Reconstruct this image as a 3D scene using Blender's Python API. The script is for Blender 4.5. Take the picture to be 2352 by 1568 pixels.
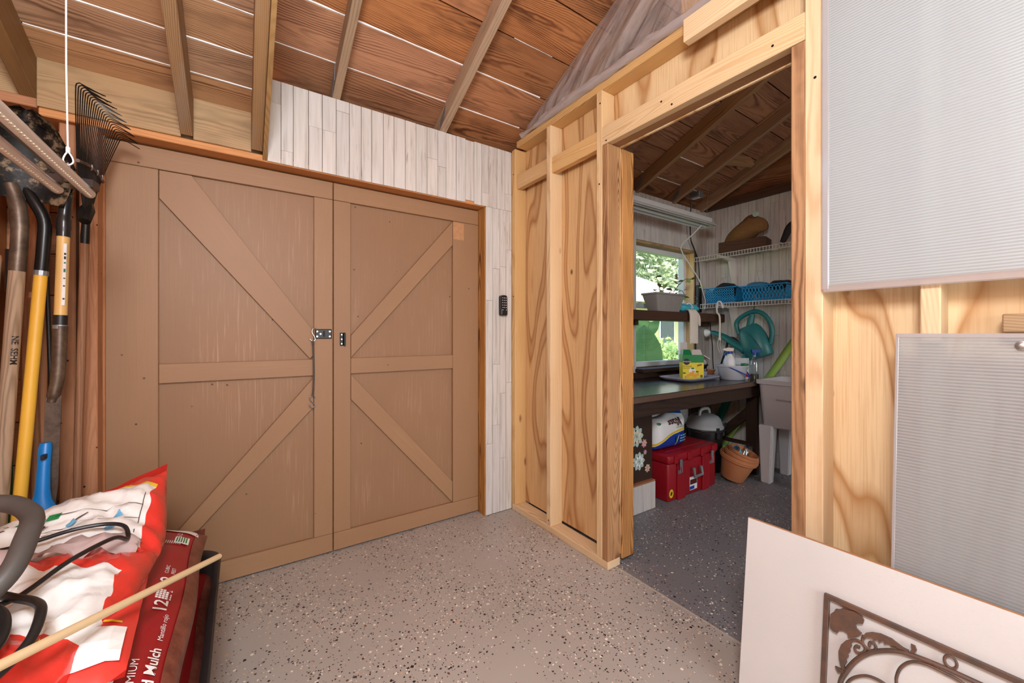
import bpy, bmesh, math, random
from mathutils import Vector, Matrix, noise as mnoise

for _o in list(bpy.data.objects):
    bpy.data.objects.remove(_o)
SC = bpy.context.scene
COL = SC.collection
rnd = random.Random(11)
V = Vector
PI = math.pi

# ------------------------------------------------------------------ camera
cam_d = bpy.data.cameras.new('camera')
cam = bpy.data.objects.new('camera', cam_d)
COL.objects.link(cam)
cam_d.sensor_fit = 'HORIZONTAL'
cam_d.sensor_width = 36.0
cam_d.lens = 36.0 * 917.0 / 2352.0
cam_d.shift_y = -(784.0 - 768.0) / 2352.0
cam_d.clip_start = 0.02
cam_d.clip_end = 200
cam.location = (0, 0, 1.15)
cam.rotation_euler = (math.radians(90), 0, math.radians(-34.106))
SC.camera = cam

# ------------------------------------------------------------------ world, sun, lamps, exposure
world = bpy.data.worlds.new('sky_world')
SC.world = world
world.use_nodes = True
_wn = world.node_tree
_sky = _wn.nodes.new('ShaderNodeTexSky')
_sky.sky_type = 'NISHITA'
_sky.sun_disc = False
_sky.sun_elevation = math.radians(55)
_sky.sun_rotation = math.radians(200)
_sky.air_density = 1.0
_sky.dust_density = 2.0
_bg = _wn.nodes['Background']
_bg.inputs['Strength'].default_value = 0.36
_wn.links.new(_sky.outputs[0], _bg.inputs[0])

def lamp(name, kind, loc, energy, color=(1, 1, 1), size=0.5, size_y=None, target=None, rot=None):
    d = bpy.data.lights.new(name, kind)
    o = bpy.data.objects.new(name, d)
    COL.objects.link(o)
    o.location = loc
    d.energy = energy
    d.color = color
    if kind == 'AREA':
        d.size = size
        if size_y:
            d.shape = 'RECTANGLE'
            d.size_y = size_y
    elif kind == 'POINT':
        d.shadow_soft_size = size
    elif kind == 'SUN':
        d.angle = math.radians(1.0)
    if target is not None:
        o.rotation_euler = (V(target) - V(loc)).to_track_quat('-Z', 'Y').to_euler()
    if rot is not None:
        o.rotation_euler = rot
    return o

lamp('sun', 'SUN', (0, -4, 9), 5.0, (1.0, 0.95, 0.86), target=(1.4, 0, 0))
lamp('bounce_flash', 'POINT', (-0.12, -0.15, 1.95), 90.0, (0.95, 0.985, 1.04), size=0.22)
lamp('rear_fill_lamp', 'AREA', (0.6, -2.3, 1.4), 40.0, (0.93, 0.97, 1.0), size=2.2, size_y=2.0, target=(0.9, 1.5, 1.2))  # added fill lamp behind the camera, no such source is seen

lamp('potting_room_fill_lamp', 'AREA', (2.75, -2.30, 1.35), 17.0, (0.90, 0.95, 1.0), size=1.2, size_y=1.7, target=(3.0, 1.6, 1.0))  # added fill lamp for the potting room, its doorway is invented

SC.view_settings.view_transform = 'Standard'
SC.view_settings.look = 'None'
SC.view_settings.exposure = 0.55
SC.view_settings.gamma = 1.0
SC.view_settings.use_curve_mapping = False

cy = SC.cycles
cy.max_bounces = 5
cy.diffuse_bounces = 3
cy.glossy_bounces = 3
cy.transmission_bounces = 4
cy.transparent_max_bounces = 10
cy.caustics_reflective = False
cy.caustics_refractive = False
cy.use_adaptive_sampling = True
cy.adaptive_threshold = 0.05

# ------------------------------------------------------------------ object helpers
def wm(o):
    m = o.matrix_basis.copy()
    p = o.parent
    while p:
        m = p.matrix_basis @ m
        p = p.parent
    return m

def tag(o, label=None, cat=None, group=None, kind=None):
    if label: o['label'] = label
    if cat: o['category'] = cat
    if group: o['group'] = group
    if kind: o['kind'] = kind
    return o

def thing(name, label=None, cat=None, loc=(0, 0, 0), rz=0.0, group=None, kind=None):
    o = bpy.data.objects.new(name, None)
    o.empty_display_size = 0.05
    COL.objects.link(o)
    o.location = loc
    o.rotation_euler = (0, 0, rz)
    return tag(o, label, cat, group, kind)

def obj(name, bm, mat, parent=None, loc=None, rot=None, world=False, smooth=False, mats=None):
    """link a bmesh as one mesh object. world=True: bm is in world coords."""
    if isinstance(bm, bpy.types.Mesh):
        me = bm
    else:
        bmesh.ops.recalc_face_normals(bm, faces=bm.faces[:])
        if world and parent is not None:
            bm.transform(wm(parent).inverted())
        elif world and loc is not None:
            bmesh.ops.translate(bm, vec=-V(loc), verts=bm.verts[:])
        me = bpy.data.meshes.new(name)
        bm.to_mesh(me)
        bm.free()
        for m in (mats or [mat]):
            me.materials.append(m)
        if smooth:
            for p in me.polygons:
                p.use_smooth = True
            me.set_sharp_from_angle(angle=math.radians(smooth if smooth is not True else 40))
    o = bpy.data.objects.new(name, me)
    COL.objects.link(o)
    if parent is not None:
        o.parent = parent
    if loc is not None:
        o.location = loc
    if rot is not None:
        o.rotation_euler = rot
    return o

def one(name, bm, mat, label, cat, base, group=None, kind=None, smooth=False):
    """a single-mesh thing, built in world coords, origin at its base"""
    o = obj(name, bm, mat, None, loc=base, world=True, smooth=smooth)
    return tag(o, label, cat, group, kind)

def new():
    return bmesh.new()

def box(bm, a, b, bev=0.0, seg=1):
    x0, y0, z0 = a; x1, y1, z1 = b
    vs = [bm.verts.new(p) for p in ((x0,y0,z0),(x1,y0,z0),(x1,y1,z0),(x0,y1,z0),(x0,y0,z1),(x1,y0,z1),(x1,y1,z1),(x0,y1,z1))]
    fs = [bm.faces.new([vs[i] for i in q]) for q in ((3,2,1,0),(4,5,6,7),(0,1,5,4),(1,2,6,5),(2,3,7,6),(3,0,4,7))]
    if bev > 0:
        es = list({e for f in fs for e in f.edges})
        bmesh.ops.bevel(bm, geom=es, offset=bev, segments=seg, affect='EDGES', profile=0.5)
    return vs

def bx(a, b, bev=0.0, seg=1):
    bm = new(); box(bm, a, b, bev, seg); return bm

def tube(bm, pts, r, seg=8, caps=True, closed=False):
    pts = [V(p) for p in pts]
    n = len(pts)
    rs = r if isinstance(r, (list, tuple)) else [r] * n
    rings = []
    prev = None
    for i in range(n):
        if closed:
            t = (pts[(i + 1) % n] - pts[i - 1])
        else:
            t = pts[min(i + 1, n - 1)] - pts[max(i - 1, 0)]
        if t.length < 1e-9: t = V((0, 0, 1))
        t.normalize()
        if prev is None:
            up = V((0, 0, 1)) if abs(t.z) < 0.9 else V((1, 0, 0))
            a = t.cross(up).normalized()
        else:
            a = prev - t * prev.dot(t)
            if a.length < 1e-6:
                a = t.orthogonal()
            a.normalize()
        prev = a
        b = t.cross(a)
        rings.append([bm.verts.new(pts[i] + (a * math.cos(2*PI*k/seg) + b * math.sin(2*PI*k/seg)) * rs[i]) for k in range(seg)])
    m = n if closed else n - 1
    for i in range(m):
        r0, r1 = rings[i], rings[(i + 1) % n]
        for k in range(seg):
            bm.faces.new((r0[k], r0[(k+1) % seg], r1[(k+1) % seg], r1[k]))
    if caps and not closed:
        bm.faces.new(rings[0][::-1]); bm.faces.new(rings[-1])
    return rings

def smooth_pts(pts, n=6, closed=False):
    """Catmull-Rom"""
    pts = [V(p) for p in pts]
    out = []
    N = len(pts)
    rng = N if closed else N - 1
    for i in range(rng):
        if closed:
            p0, p1, p2, p3 = pts[i-1], pts[i], pts[(i+1) % N], pts[(i+2) % N]
        else:
            p0, p1, p2, p3 = pts[max(i-1,0)], pts[i], pts[i+1], pts[min(i+2,N-1)]
        for k in range(n):
            t = k / n
            out.append(0.5*((2*p1) + (-p0+p2)*t + (2*p0-5*p1+4*p2-p3)*t*t + (-p0+3*p1-3*p2+p3)*t**3))
    if not closed: out.append(pts[-1])
    return out

def lathe(bm, prof, seg=24, c=(0, 0, 0), sx=1.0, sy=1.0, cap0=True, cap1=True):
    rings = []
    for r, z in prof:
        if r <= 1e-6:
            rings.append([bm.verts.new((c[0], c[1], c[2] + z))])
        else:
            rings.append([bm.verts.new((c[0] + r*sx*math.cos(2*PI*k/seg), c[1] + r*sy*math.sin(2*PI*k/seg), c[2] + z)) for k in range(seg)])
    for a, b in zip(rings, rings[1:]):
        if len(a) == 1 and len(b) == 1: continue
        if len(a) == 1:
            for k in range(seg): bm.faces.new((a[0], b[(k+1) % seg], b[k]))
        elif len(b) == 1:
            for k in range(seg): bm.faces.new((a[k], a[(k+1) % seg], b[0]))
        else:
            for k in range(seg): bm.faces.new((a[k], a[(k+1) % seg], b[(k+1) % seg], b[k]))
    if cap0 and len(rings[0]) > 1: bm.faces.new(rings[0][::-1])
    if cap1 and len(rings[-1]) > 1: bm.faces.new(rings[-1])
    return rings

def loft(bm, rings, caps=True, closed=True):
    """rings: list of lists of points, same count"""
    R = [[bm.verts.new(p) for p in r] for r in rings]
    n = len(R[0])
    for a, b in zip(R, R[1:]):
        for k in range(n if closed else n - 1):
            bm.faces.new((a[k], a[(k+1) % n], b[(k+1) % n], b[k]))
    if caps and closed:
        bm.faces.new(R[0][::-1]); bm.faces.new(R[-1])
    return R

def prism(bm, poly, d, fn):
    """extrude a 2D polygon by depth d; fn(u,v,w) -> 3D point"""
    a = [bm.verts.new(fn(u, v, 0)) for u, v in poly]
    b = [bm.verts.new(fn(u, v, d)) for u, v in poly]
    n = len(poly)
    fa = bm.faces.new(a[::-1]); fb = bm.faces.new(b)
    for k in range(n): bm.faces.new((a[k], a[(k+1) % n], b[(k+1) % n], b[k]))
    return fa, fb

def rrect(w, h, r, n=4):
    """rounded rectangle outline, centred"""
    out = []
    for cx, cy, a0 in ((w/2-r, h/2-r, 0), (-w/2+r, h/2-r, 90), (-w/2+r, -h/2+r, 180), (w/2-r, -h/2+r, 270)):
        for k in range(n + 1):
            a = math.radians(a0 + 90*k/n)
            out.append((cx + r*math.cos(a), cy + r*math.sin(a)))
    return out

def basis(x, up):
    x = V(x).normalized(); y = V(up); y = (y - x*y.dot(x)).normalized(); z = x.cross(y)
    return x, y, z

def plank(name, mat, parent, a, b, w, th, up, bev=0.0015, cut=None):
    """board: local X = length (grain), local Y = width along up, local Z = thickness"""
    a, b = V(a), V(b)
    x, y, z = basis(b - a, up)
    L = (b - a).length
    bm = new()
    box(bm, (-L/2, -w/2, -th/2), (L/2, w/2, th/2), bev)
    if cut: cut(bm)
    m = Matrix((x, y, z)).transposed().to_4x4()
    m.translation = (a + b) / 2
    me = bpy.data.meshes.new(name)
    bmesh.ops.recalc_face_normals(bm, faces=bm.faces[:])
    bm.to_mesh(me); bm.free()
    me.materials.append(mat)
    o = bpy.data.objects.new(name, me)
    COL.objects.link(o)
    if parent is not None:
        o.parent = parent
        m = wm(parent).inverted() @ m
    o.matrix_basis = m
    return o

def text_bm(s, size, align='CENTER', offset=0.0):
    cu = bpy.data.curves.new('lettering', 'FONT')
    cu.body = s; cu.size = size; cu.align_x = align; cu.align_y = 'CENTER'
    cu.offset = offset
    cu.resolution_u = 2
    to = bpy.data.objects.new('lettering', cu)
    COL.objects.link(to)
    dg = bpy.context.evaluated_depsgraph_get()
    me = bpy.data.meshes.new_from_object(to.evaluated_get(dg))
    bm = new(); bm.from_mesh(me)
    bpy.data.objects.remove(to); bpy.data.meshes.remove(me)
    return bm

def decal(name, bm, mat, parent, fn, world=True):
    """map a flat (u,v) mesh onto a surface by fn(u,v)"""
    for v in bm.verts:
        v.co = fn(v.co.x, v.co.y)
    o = obj(name, bm, mat, parent, world=world)
    return o

def flat(poly):
    bm = new()
    bm.faces.new([bm.verts.new((u, v, 0)) for u, v in poly])
    return bm

def quads(rects):
    bm = new()
    for x0, y0, x1, y1 in rects:
        bm.faces.new([bm.verts.new(p) for p in ((x0,y0,0),(x1,y0,0),(x1,y1,0),(x0,y1,0))])
    return bm

def disc(r, n=20, sx=1, sy=1):
    return flat([(r*sx*math.cos(2*PI*k/n), r*sy*math.sin(2*PI*k/n)) for k in range(n)])

def nz(x, y, z=0.0, s=1.0):
    return mnoise.noise(V((x*s, y*s, z*s)))
# ------------------------------------------------------------------ materials
def nd(nt, typ, ins=None, **props):
    n = nt.nodes.new(typ)
    for k, v in props.items():
        setattr(n, k, v)
    for k, v in (ins or {}).items():
        s = n.inputs[k]
        if isinstance(v, bpy.types.NodeSocket):
            nt.links.new(v, s)
        else:
            s.default_value = v
    return n

def c4(c):
    return (c[0], c[1], c[2], 1.0)

def srgb(r, g, b):
    f = lambda c: (c/255/12.92) if c/255 <= 0.04045 else ((c/255+0.055)/1.055)**2.4
    return (f(r), f(g), f(b))

def base_mat(name):
    m = bpy.data.materials.new(name)
    m.use_nodes = True
    nt = m.node_tree
    return m, nt, nt.nodes['Principled BSDF']

def ramp(nt, fac, stops, interp='LINEAR'):
    r = nt.nodes.new('ShaderNodeValToRGB')
    r.color_ramp.interpolation = interp
    el = r.color_ramp.elements
    while len(el) < len(stops):
        el.new(0.5)
    for e, (p, c) in zip(el, stops):
        e.position = p
        e.color = c4(c)
    nt.links.new(fac, r.inputs[0])
    return r.outputs[0]

def mixc(nt, fac, a, b, mode='MIX'):
    n = nt.nodes.new('ShaderNodeMix')
    n.data_type = 'RGBA'
    n.blend_type = mode
    for i, v in ((0, fac), (6, a), (7, b)):
        if isinstance(v, bpy.types.NodeSocket): nt.links.new(v, n.inputs[i])
        elif i == 0: n.inputs[0].default_value = v
        else: n.inputs[i].default_value = c4(v)
    return n.outputs[2]

def mth(nt, op, a, b=0.0, c=0.0, clamp=False):
    n = nt.nodes.new('ShaderNodeMath')
    n.operation = op
    n.use_clamp = clamp
    for i, v in enumerate((a, b, c)):
        if isinstance(v, bpy.types.NodeSocket): nt.links.new(v, n.inputs[i])
        else: n.inputs[i].default_value = v
    return n.outputs[0]

def vmath(nt, op, a, b):
    n = nt.nodes.new('ShaderNodeVectorMath')
    n.operation = op
    for i, v in enumerate((a, b)):
        if isinstance(v, bpy.types.NodeSocket): nt.links.new(v, n.inputs[i])
        else: n.inputs[i].default_value = v
    return n.outputs[0]

def bump(nt, p, h, strength=0.3, dist=0.002):
    b = nd(nt, 'ShaderNodeBump', {'Height': h, 'Strength': strength, 'Distance': dist})
    nt.links.new(b.outputs[0], p.inputs['Normal'])

def ocoords(nt, spread=(20.0, 0.3, 0.3)):
    tc = nd(nt, 'ShaderNodeTexCoord')
    oi = nd(nt, 'ShaderNodeObjectInfo')
    wn = nd(nt, 'ShaderNodeTexWhiteNoise', {'W': oi.outputs['Random']}, noise_dimensions='1D')
    off = vmath(nt, 'MULTIPLY', wn.outputs['Color'], spread)
    return vmath(nt, 'ADD', tc.outputs['Object'], off), oi.outputs['Random'], wn.outputs['Value']

def plain(name, col, rough=0.5, metal=0.0, var=0.0, vs=8.0, spec=0.5, bumps=0.0, **kw):
    m, nt, p = base_mat(name)
    p.inputs['Roughness'].default_value = rough
    p.inputs['Metallic'].default_value = metal
    p.inputs['Specular IOR Level'].default_value = spec
    if var or bumps:
        tc = nd(nt, 'ShaderNodeTexCoord')
        n = nd(nt, 'ShaderNodeTexNoise', {'Vector': tc.outputs['Object'], 'Scale': vs, 'Detail': 4.0})
        cc = mixc(nt, n.outputs[0], [c*(1-var) for c in col], [min(1, c*(1+var)) for c in col])
        nt.links.new(cc, p.inputs['Base Color'])
        if bumps: bump(nt, p, n.outputs[0], bumps, 0.004)
    else:
        p.inputs['Base Color'].default_value = c4(col)
    for k, v in kw.items():
        p.inputs[k.replace('_', ' ')].default_value = v
    return m

def wood(name, light, dark, ring=34.0, dist=2.0, rough=0.62, fibre=0.55, contrast=1.0, stain=None, stain_amt=0.0, vary=0.18, knots=None, spots=False):
    """plain-sawn board, grain along local X"""
    m, nt, p = base_mat(name)
    v, rv, rv2 = ocoords(nt, (30.0, 0.10, 0.10))
    # wander of the heart along the board -> cathedral arches
    s1 = vmath(nt, 'MULTIPLY', v, (0.5, 2.2, 2.2))
    n1 = nd(nt, 'ShaderNodeTexNoise', {'Vector': s1, 'Scale': 1.6, 'Detail': 1.0})
    w1 = vmath(nt, 'MULTIPLY', vmath(nt, 'SUBTRACT', n1.outputs['Color'], (0.5, 0.5, 0.5)), (0.0, 0.22, 0.10))
    q = vmath(nt, 'ADD', vmath(nt, 'ADD', v, w1), (0.0, -0.05, 0.02))
    wv = nd(nt, 'ShaderNodeTexWave', {'Vector': q, 'Scale': ring, 'Distortion': dist, 'Detail': 1.0, 'Detail Scale': 0.35},
            wave_type='RINGS', rings_direction='X', wave_profile='SIN')
    fib = nd(nt, 'ShaderNodeTexNoise', {'Vector': vmath(nt, 'MULTIPLY', v, (6.0, 230.0, 230.0)), 'Scale': 1.0, 'Detail': 1.5})
    g = mth(nt, 'POWER', wv.outputs['Fac'], 1.6)
    amp = nd(nt, 'ShaderNodeTexNoise', {'Vector': vmath(nt, 'MULTIPLY', v, (1.6, 9.0, 9.0)), 'Scale': 1.3, 'Detail': 1.0})
    g = mth(nt, 'MULTIPLY', g, mth(nt, 'MULTIPLY', mth(nt, 'SUBTRACT', amp.outputs[0], 0.18, clamp=True), 1.75*contrast))
    g = mth(nt, 'ADD', g, mth(nt, 'MULTIPLY', mth(nt, 'SUBTRACT', fib.outputs[0], 0.5), fibre*contrast), clamp=True)
    c = mixc(nt, g, light, dark)
    # board-to-board variation
    hv = nd(nt, 'ShaderNodeHueSaturation', {'Color': c, 'Value': mth(nt, 'ADD', 1.0 - vary*0.5, mth(nt, 'MULTIPLY', rv2, vary)), 'Saturation': mth(nt, 'ADD', 0.92, mth(nt, 'MULTIPLY', rv, 0.16))})
    c = hv.outputs[0]
    if stain:
        ns = nd(nt, 'ShaderNodeTexNoise', {'Vector': vmath(nt, 'MULTIPLY', v, (2.0, 7.0, 7.0)), 'Scale': 1.5, 'Detail': 3.0, 'Roughness': 0.65})
        sf = mth(nt, 'MULTIPLY', mth(nt, 'SUBTRACT', ns.outputs[0], 0.52), 5.0*stain_amt, clamp=True)
        c = mixc(nt, sf, c, stain)
    if knots is not None:
        vo = nd(nt, 'ShaderNodeTexVoronoi', {'Vector': vmath(nt, 'MULTIPLY', v, (2.6, 6.0, 6.0)), 'Scale': 1.0})
        kf = ramp(nt, vo.outputs['Distance'], [(0.0, (1, 1, 1)), (0.055, (0.75, 0.75, 0.75)), (0.10, (0, 0, 0))])
        c = mixc(nt, kf, c, knots)
    if spots:
        vo = nd(nt, 'ShaderNodeTexVoronoi', {'Vector': v, 'Scale': 17.0})
        kf = ramp(nt, vo.outputs['Distance'], [(0.0, (1, 1, 1)), (0.05, (1, 1, 1)), (0.075, (0, 0, 0))])
        c = mixc(nt, kf, c, (0.02, 0.012, 0.008))
    nt.links.new(c, p.inputs['Base Color'])
    p.inputs['Roughness'].default_value = rough
    p.inputs['Specular IOR Level'].default_value = 0.3
    bump(nt, p, fib.outputs[0], 0.35, 0.0015)
    return m

def plywood(name, light, dark, freq=26.0, rough=0.55):
    """rotary-cut veneer: broad contour figure, grain along local X"""
    m, nt, p = base_mat(name)
    v, rv, rv2 = ocoords(nt, (30.0, 30.0, 3.0))
    n1 = nd(nt, 'ShaderNodeTexNoise', {'Vector': vmath(nt, 'MULTIPLY', v, (0.9, 4.2, 4.2)), 'Scale': 1.0, 'Detail': 1.0, 'Roughness': 0.4})
    n2 = nd(nt, 'ShaderNodeTexNoise', {'Vector': vmath(nt, 'MULTIPLY', v, (5.0, 16.0, 16.0)), 'Scale': 1.0, 'Detail': 2.0})
    h = mth(nt, 'ADD', mth(nt, 'MULTIPLY', n1.outputs[0], freq), mth(nt, 'MULTIPLY', n2.outputs[0], 1.0))
    w = mth(nt, 'ADD', mth(nt, 'MULTIPLY', mth(nt, 'SINE', h), 0.5), 0.5)
    fib = nd(nt, 'ShaderNodeTexNoise', {'Vector': vmath(nt, 'MULTIPLY', v, (5.0, 190.0, 190.0)), 'Scale': 1.0, 'Detail': 1.5})
    mid = [(a*0.6+b*0.4) for a, b in zip(light, dark)]
    c = ramp(nt, w, [(0.0, light), (0.42, light), (0.62, mid), (0.78, dark), (1.0, mid)])
    c = mixc(nt, mth(nt, 'MULTIPLY', mth(nt, 'SUBTRACT', fib.outputs[0], 0.45), 1.3, clamp=True), c, dark)
    vo = nd(nt, 'ShaderNodeTexVoronoi', {'Vector': vmath(nt, 'MULTIPLY', v, (3.2, 5.0, 5.0)), 'Scale': 1.0})
    kf = ramp(nt, vo.outputs['Distance'], [(0.0, (1, 1, 1)), (0.04, (0.8, 0.8, 0.8)), (0.07, (0, 0, 0))])
    c = mixc(nt, kf, c, srgb(96, 58, 34))
    nt.links.new(c, p.inputs['Base Color'])
    p.inputs['Roughness'].default_value = rough
    p.inputs['Specular IOR Level'].default_value = 0.3
    bump(nt, p, fib.outputs[0], 0.15, 0.001)
    return m

def whitewash(name):
    m, nt, p = base_mat(name)
    v, rv, rv2 = ocoords(nt, (30.0, 3.0, 3.0))
    tc = nd(nt, 'ShaderNodeTexCoord')
    a = nd(nt, 'ShaderNodeTexNoise', {'Vector': vmath(nt, 'MULTIPLY', v, (2.2, 42.0, 42.0)), 'Scale': 1.0, 'Detail': 2.5, 'Roughness': 0.6})
    b = nd(nt, 'ShaderNodeTexNoise', {'Vector': vmath(nt, 'MULTIPLY', v, (5.0, 60.0, 60.0)), 'Scale': 1.0, 'Detail': 3.0, 'Roughness': 0.7})
    big = nd(nt, 'ShaderNodeTexNoise', {'Vector': vmath(nt, 'MULTIPLY', v, (3.0, 9.0, 9.0)), 'Scale': 1.0, 'Detail': 1.5})
    c = ramp(nt, a.outputs[0], [(0.25, srgb(176, 168, 160)), (0.42, srgb(204, 198, 191)), (0.6, srgb(214, 209, 204)), (0.75, srgb(190, 182, 174))])
    tone = ramp(nt, rv, [(0.0, (0.90, 0.88, 0.86)), (0.25, (1, 1, 1)), (0.5, (0.97, 0.94, 0.90)), (0.75, (1, 0.985, 0.97)), (1.0, (0.91, 0.90, 0.90))])
    c = mixc(nt, 1.0, c, tone, 'MULTIPLY')
    f = mth(nt, 'MULTIPLY', mth(nt, 'SUBTRACT', b.outputs[0], 0.56), 4.0, clamp=True)
    f = mth(nt, 'MULTIPLY', f, mth(nt, 'MULTIPLY', mth(nt, 'SUBTRACT', big.outputs[0], 0.40), 3.6, clamp=True))
    c = mixc(nt, mth(nt, 'MULTIPLY', f, 1.25, clamp=True), c, srgb(118, 98, 80))
    nt.links.new(c, p.inputs['Base Color'])
    p.inputs['Roughness'].default_value = 0.55
    bump(nt, p, b.outputs[0], 0.15, 0.001)
    return m

def epoxy(name):
    m, nt, p = base_mat(name)
    tc = nd(nt, 'ShaderNodeTexCoord')
    v = tc.outputs['Object']
    n = nd(nt, 'ShaderNodeTexNoise', {'Vector': v, 'Scale': 2.5, 'Detail': 3.0})
    c = mixc(nt, n.outputs[0], srgb(164, 155, 146), srgb(182, 173, 164))
    # darker, bluer potting-room floor: its dimmer light put into the colour
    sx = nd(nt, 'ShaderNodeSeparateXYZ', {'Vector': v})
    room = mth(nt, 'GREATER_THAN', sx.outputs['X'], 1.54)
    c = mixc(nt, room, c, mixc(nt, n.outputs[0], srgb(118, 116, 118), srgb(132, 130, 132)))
    dens = nd(nt, 'ShaderNodeTexNoise', {'Vector': v, 'Scale': 3.1, 'Detail': 2.0})
    for sc, thr, seed in ((95.0, 0.30, 0.0), (62.0, 0.26, 5.3), (150.0, 0.32, 9.1)):
        vv = vmath(nt, 'ADD', v, (seed, seed*1.7, 0.0))
        # ragged chips
        wob = nd(nt, 'ShaderNodeTexNoise', {'Vector': vv, 'Scale': sc*2.2, 'Detail': 0.0})
        vv = vmath(nt, 'ADD', vv, vmath(nt, 'MULTIPLY', wob.outputs['Color'], (0.005, 0.005, 0.0)))
        vo = nd(nt, 'ShaderNodeTexVoronoi', {'Vector': vv, 'Scale': sc}, voronoi_dimensions='2D')
        sep = nd(nt, 'ShaderNodeSeparateColor', {'Color': vo.outputs['Color']})
        pick = mth(nt, 'GREATER_THAN', mth(nt, 'ADD', sep.outputs[1], mth(nt, 'MULTIPLY', mth(nt, 'SUBTRACT', dens.outputs[0], 0.5), 0.5)), 0.88)
        rad = mth(nt, 'MULTIPLY', mth(nt, 'ADD', sep.outputs[2], 0.35), thr)
        near = mth(nt, 'LESS_THAN', vo.outputs['Distance'], rad)
        f = mth(nt, 'MULTIPLY', near, pick)
        cc = ramp(nt, sep.outputs[0], [(0.0, srgb(38, 34, 34)), (0.40, srgb(52, 44, 42)), (0.48, srgb(236, 226, 208)), (0.70, srgb(226, 212, 190)), (0.78, srgb(104, 70, 56)), (0.88, srgb(74, 70, 82)), (0.95, srgb(214, 170, 130))], 'CONSTANT')
        c = mixc(nt, f, c, cc)
    nt.links.new(c, p.inputs['Base Color'])
    r = nd(nt, 'ShaderNodeTexNoise', {'Vector': v, 'Scale': 6.0, 'Detail': 2.0})
    nt.links.new(mth(nt, 'ADD', 0.36, mth(nt, 'MULTIPLY', r.outputs[0], 0.25)), p.inputs['Roughness'])
    return m

def paint_wood(name, col, worn, amt=0.3, rough=0.5):
    """flat paint over wood; grain along local X"""
    m, nt, p = base_mat(name)
    v, rv, rv2 = ocoords(nt, (30.0, 30.0, 3.0))
    a = nd(nt, 'ShaderNodeTexNoise', {'Vector': vmath(nt, 'MULTIPLY', v, (4.0, 110.0, 110.0)), 'Scale': 1.0, 'Detail': 2.0, 'Roughness': 0.65})
    b = nd(nt, 'ShaderNodeTexNoise', {'Vector': vmath(nt, 'MULTIPLY', v, (1.5, 2.5, 2.5)), 'Scale': 1.0, 'Detail': 3.0})
    c = mixc(nt, b.outputs[0], [x*0.88 for x in col], [x*1.12 for x in col])
    f = mth(nt, 'MULTIPLY', mth(nt, 'SUBTRACT', a.outputs[0], 0.55), 3.0, clamp=True)
    f = mth(nt, 'MULTIPLY', f, mth(nt, 'MULTIPLY', mth(nt, 'SUBTRACT', b.outputs[0], 0.42), 4.0*amt, clamp=True))
    c = mixc(nt, f, c, worn)
    vo = nd(nt, 'ShaderNodeTexVoronoi', {'Vector': v, 'Scale': 9.0})
    kf = ramp(nt, vo.outputs['Distance'], [(0.0, (1, 1, 1)), (0.03, (1, 1, 1)), (0.045, (0, 0, 0))])
    c = mixc(nt, kf, c, [x*0.28 for x in col])
    nt.links.new(c, p.inputs['Base Color'])
    p.inputs['Roughness'].default_value = rough
    p.inputs['Specular IOR Level'].default_value = 0.35
    bump(nt, p, a.outputs[0], 0.3, 0.0012)
    return m

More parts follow.
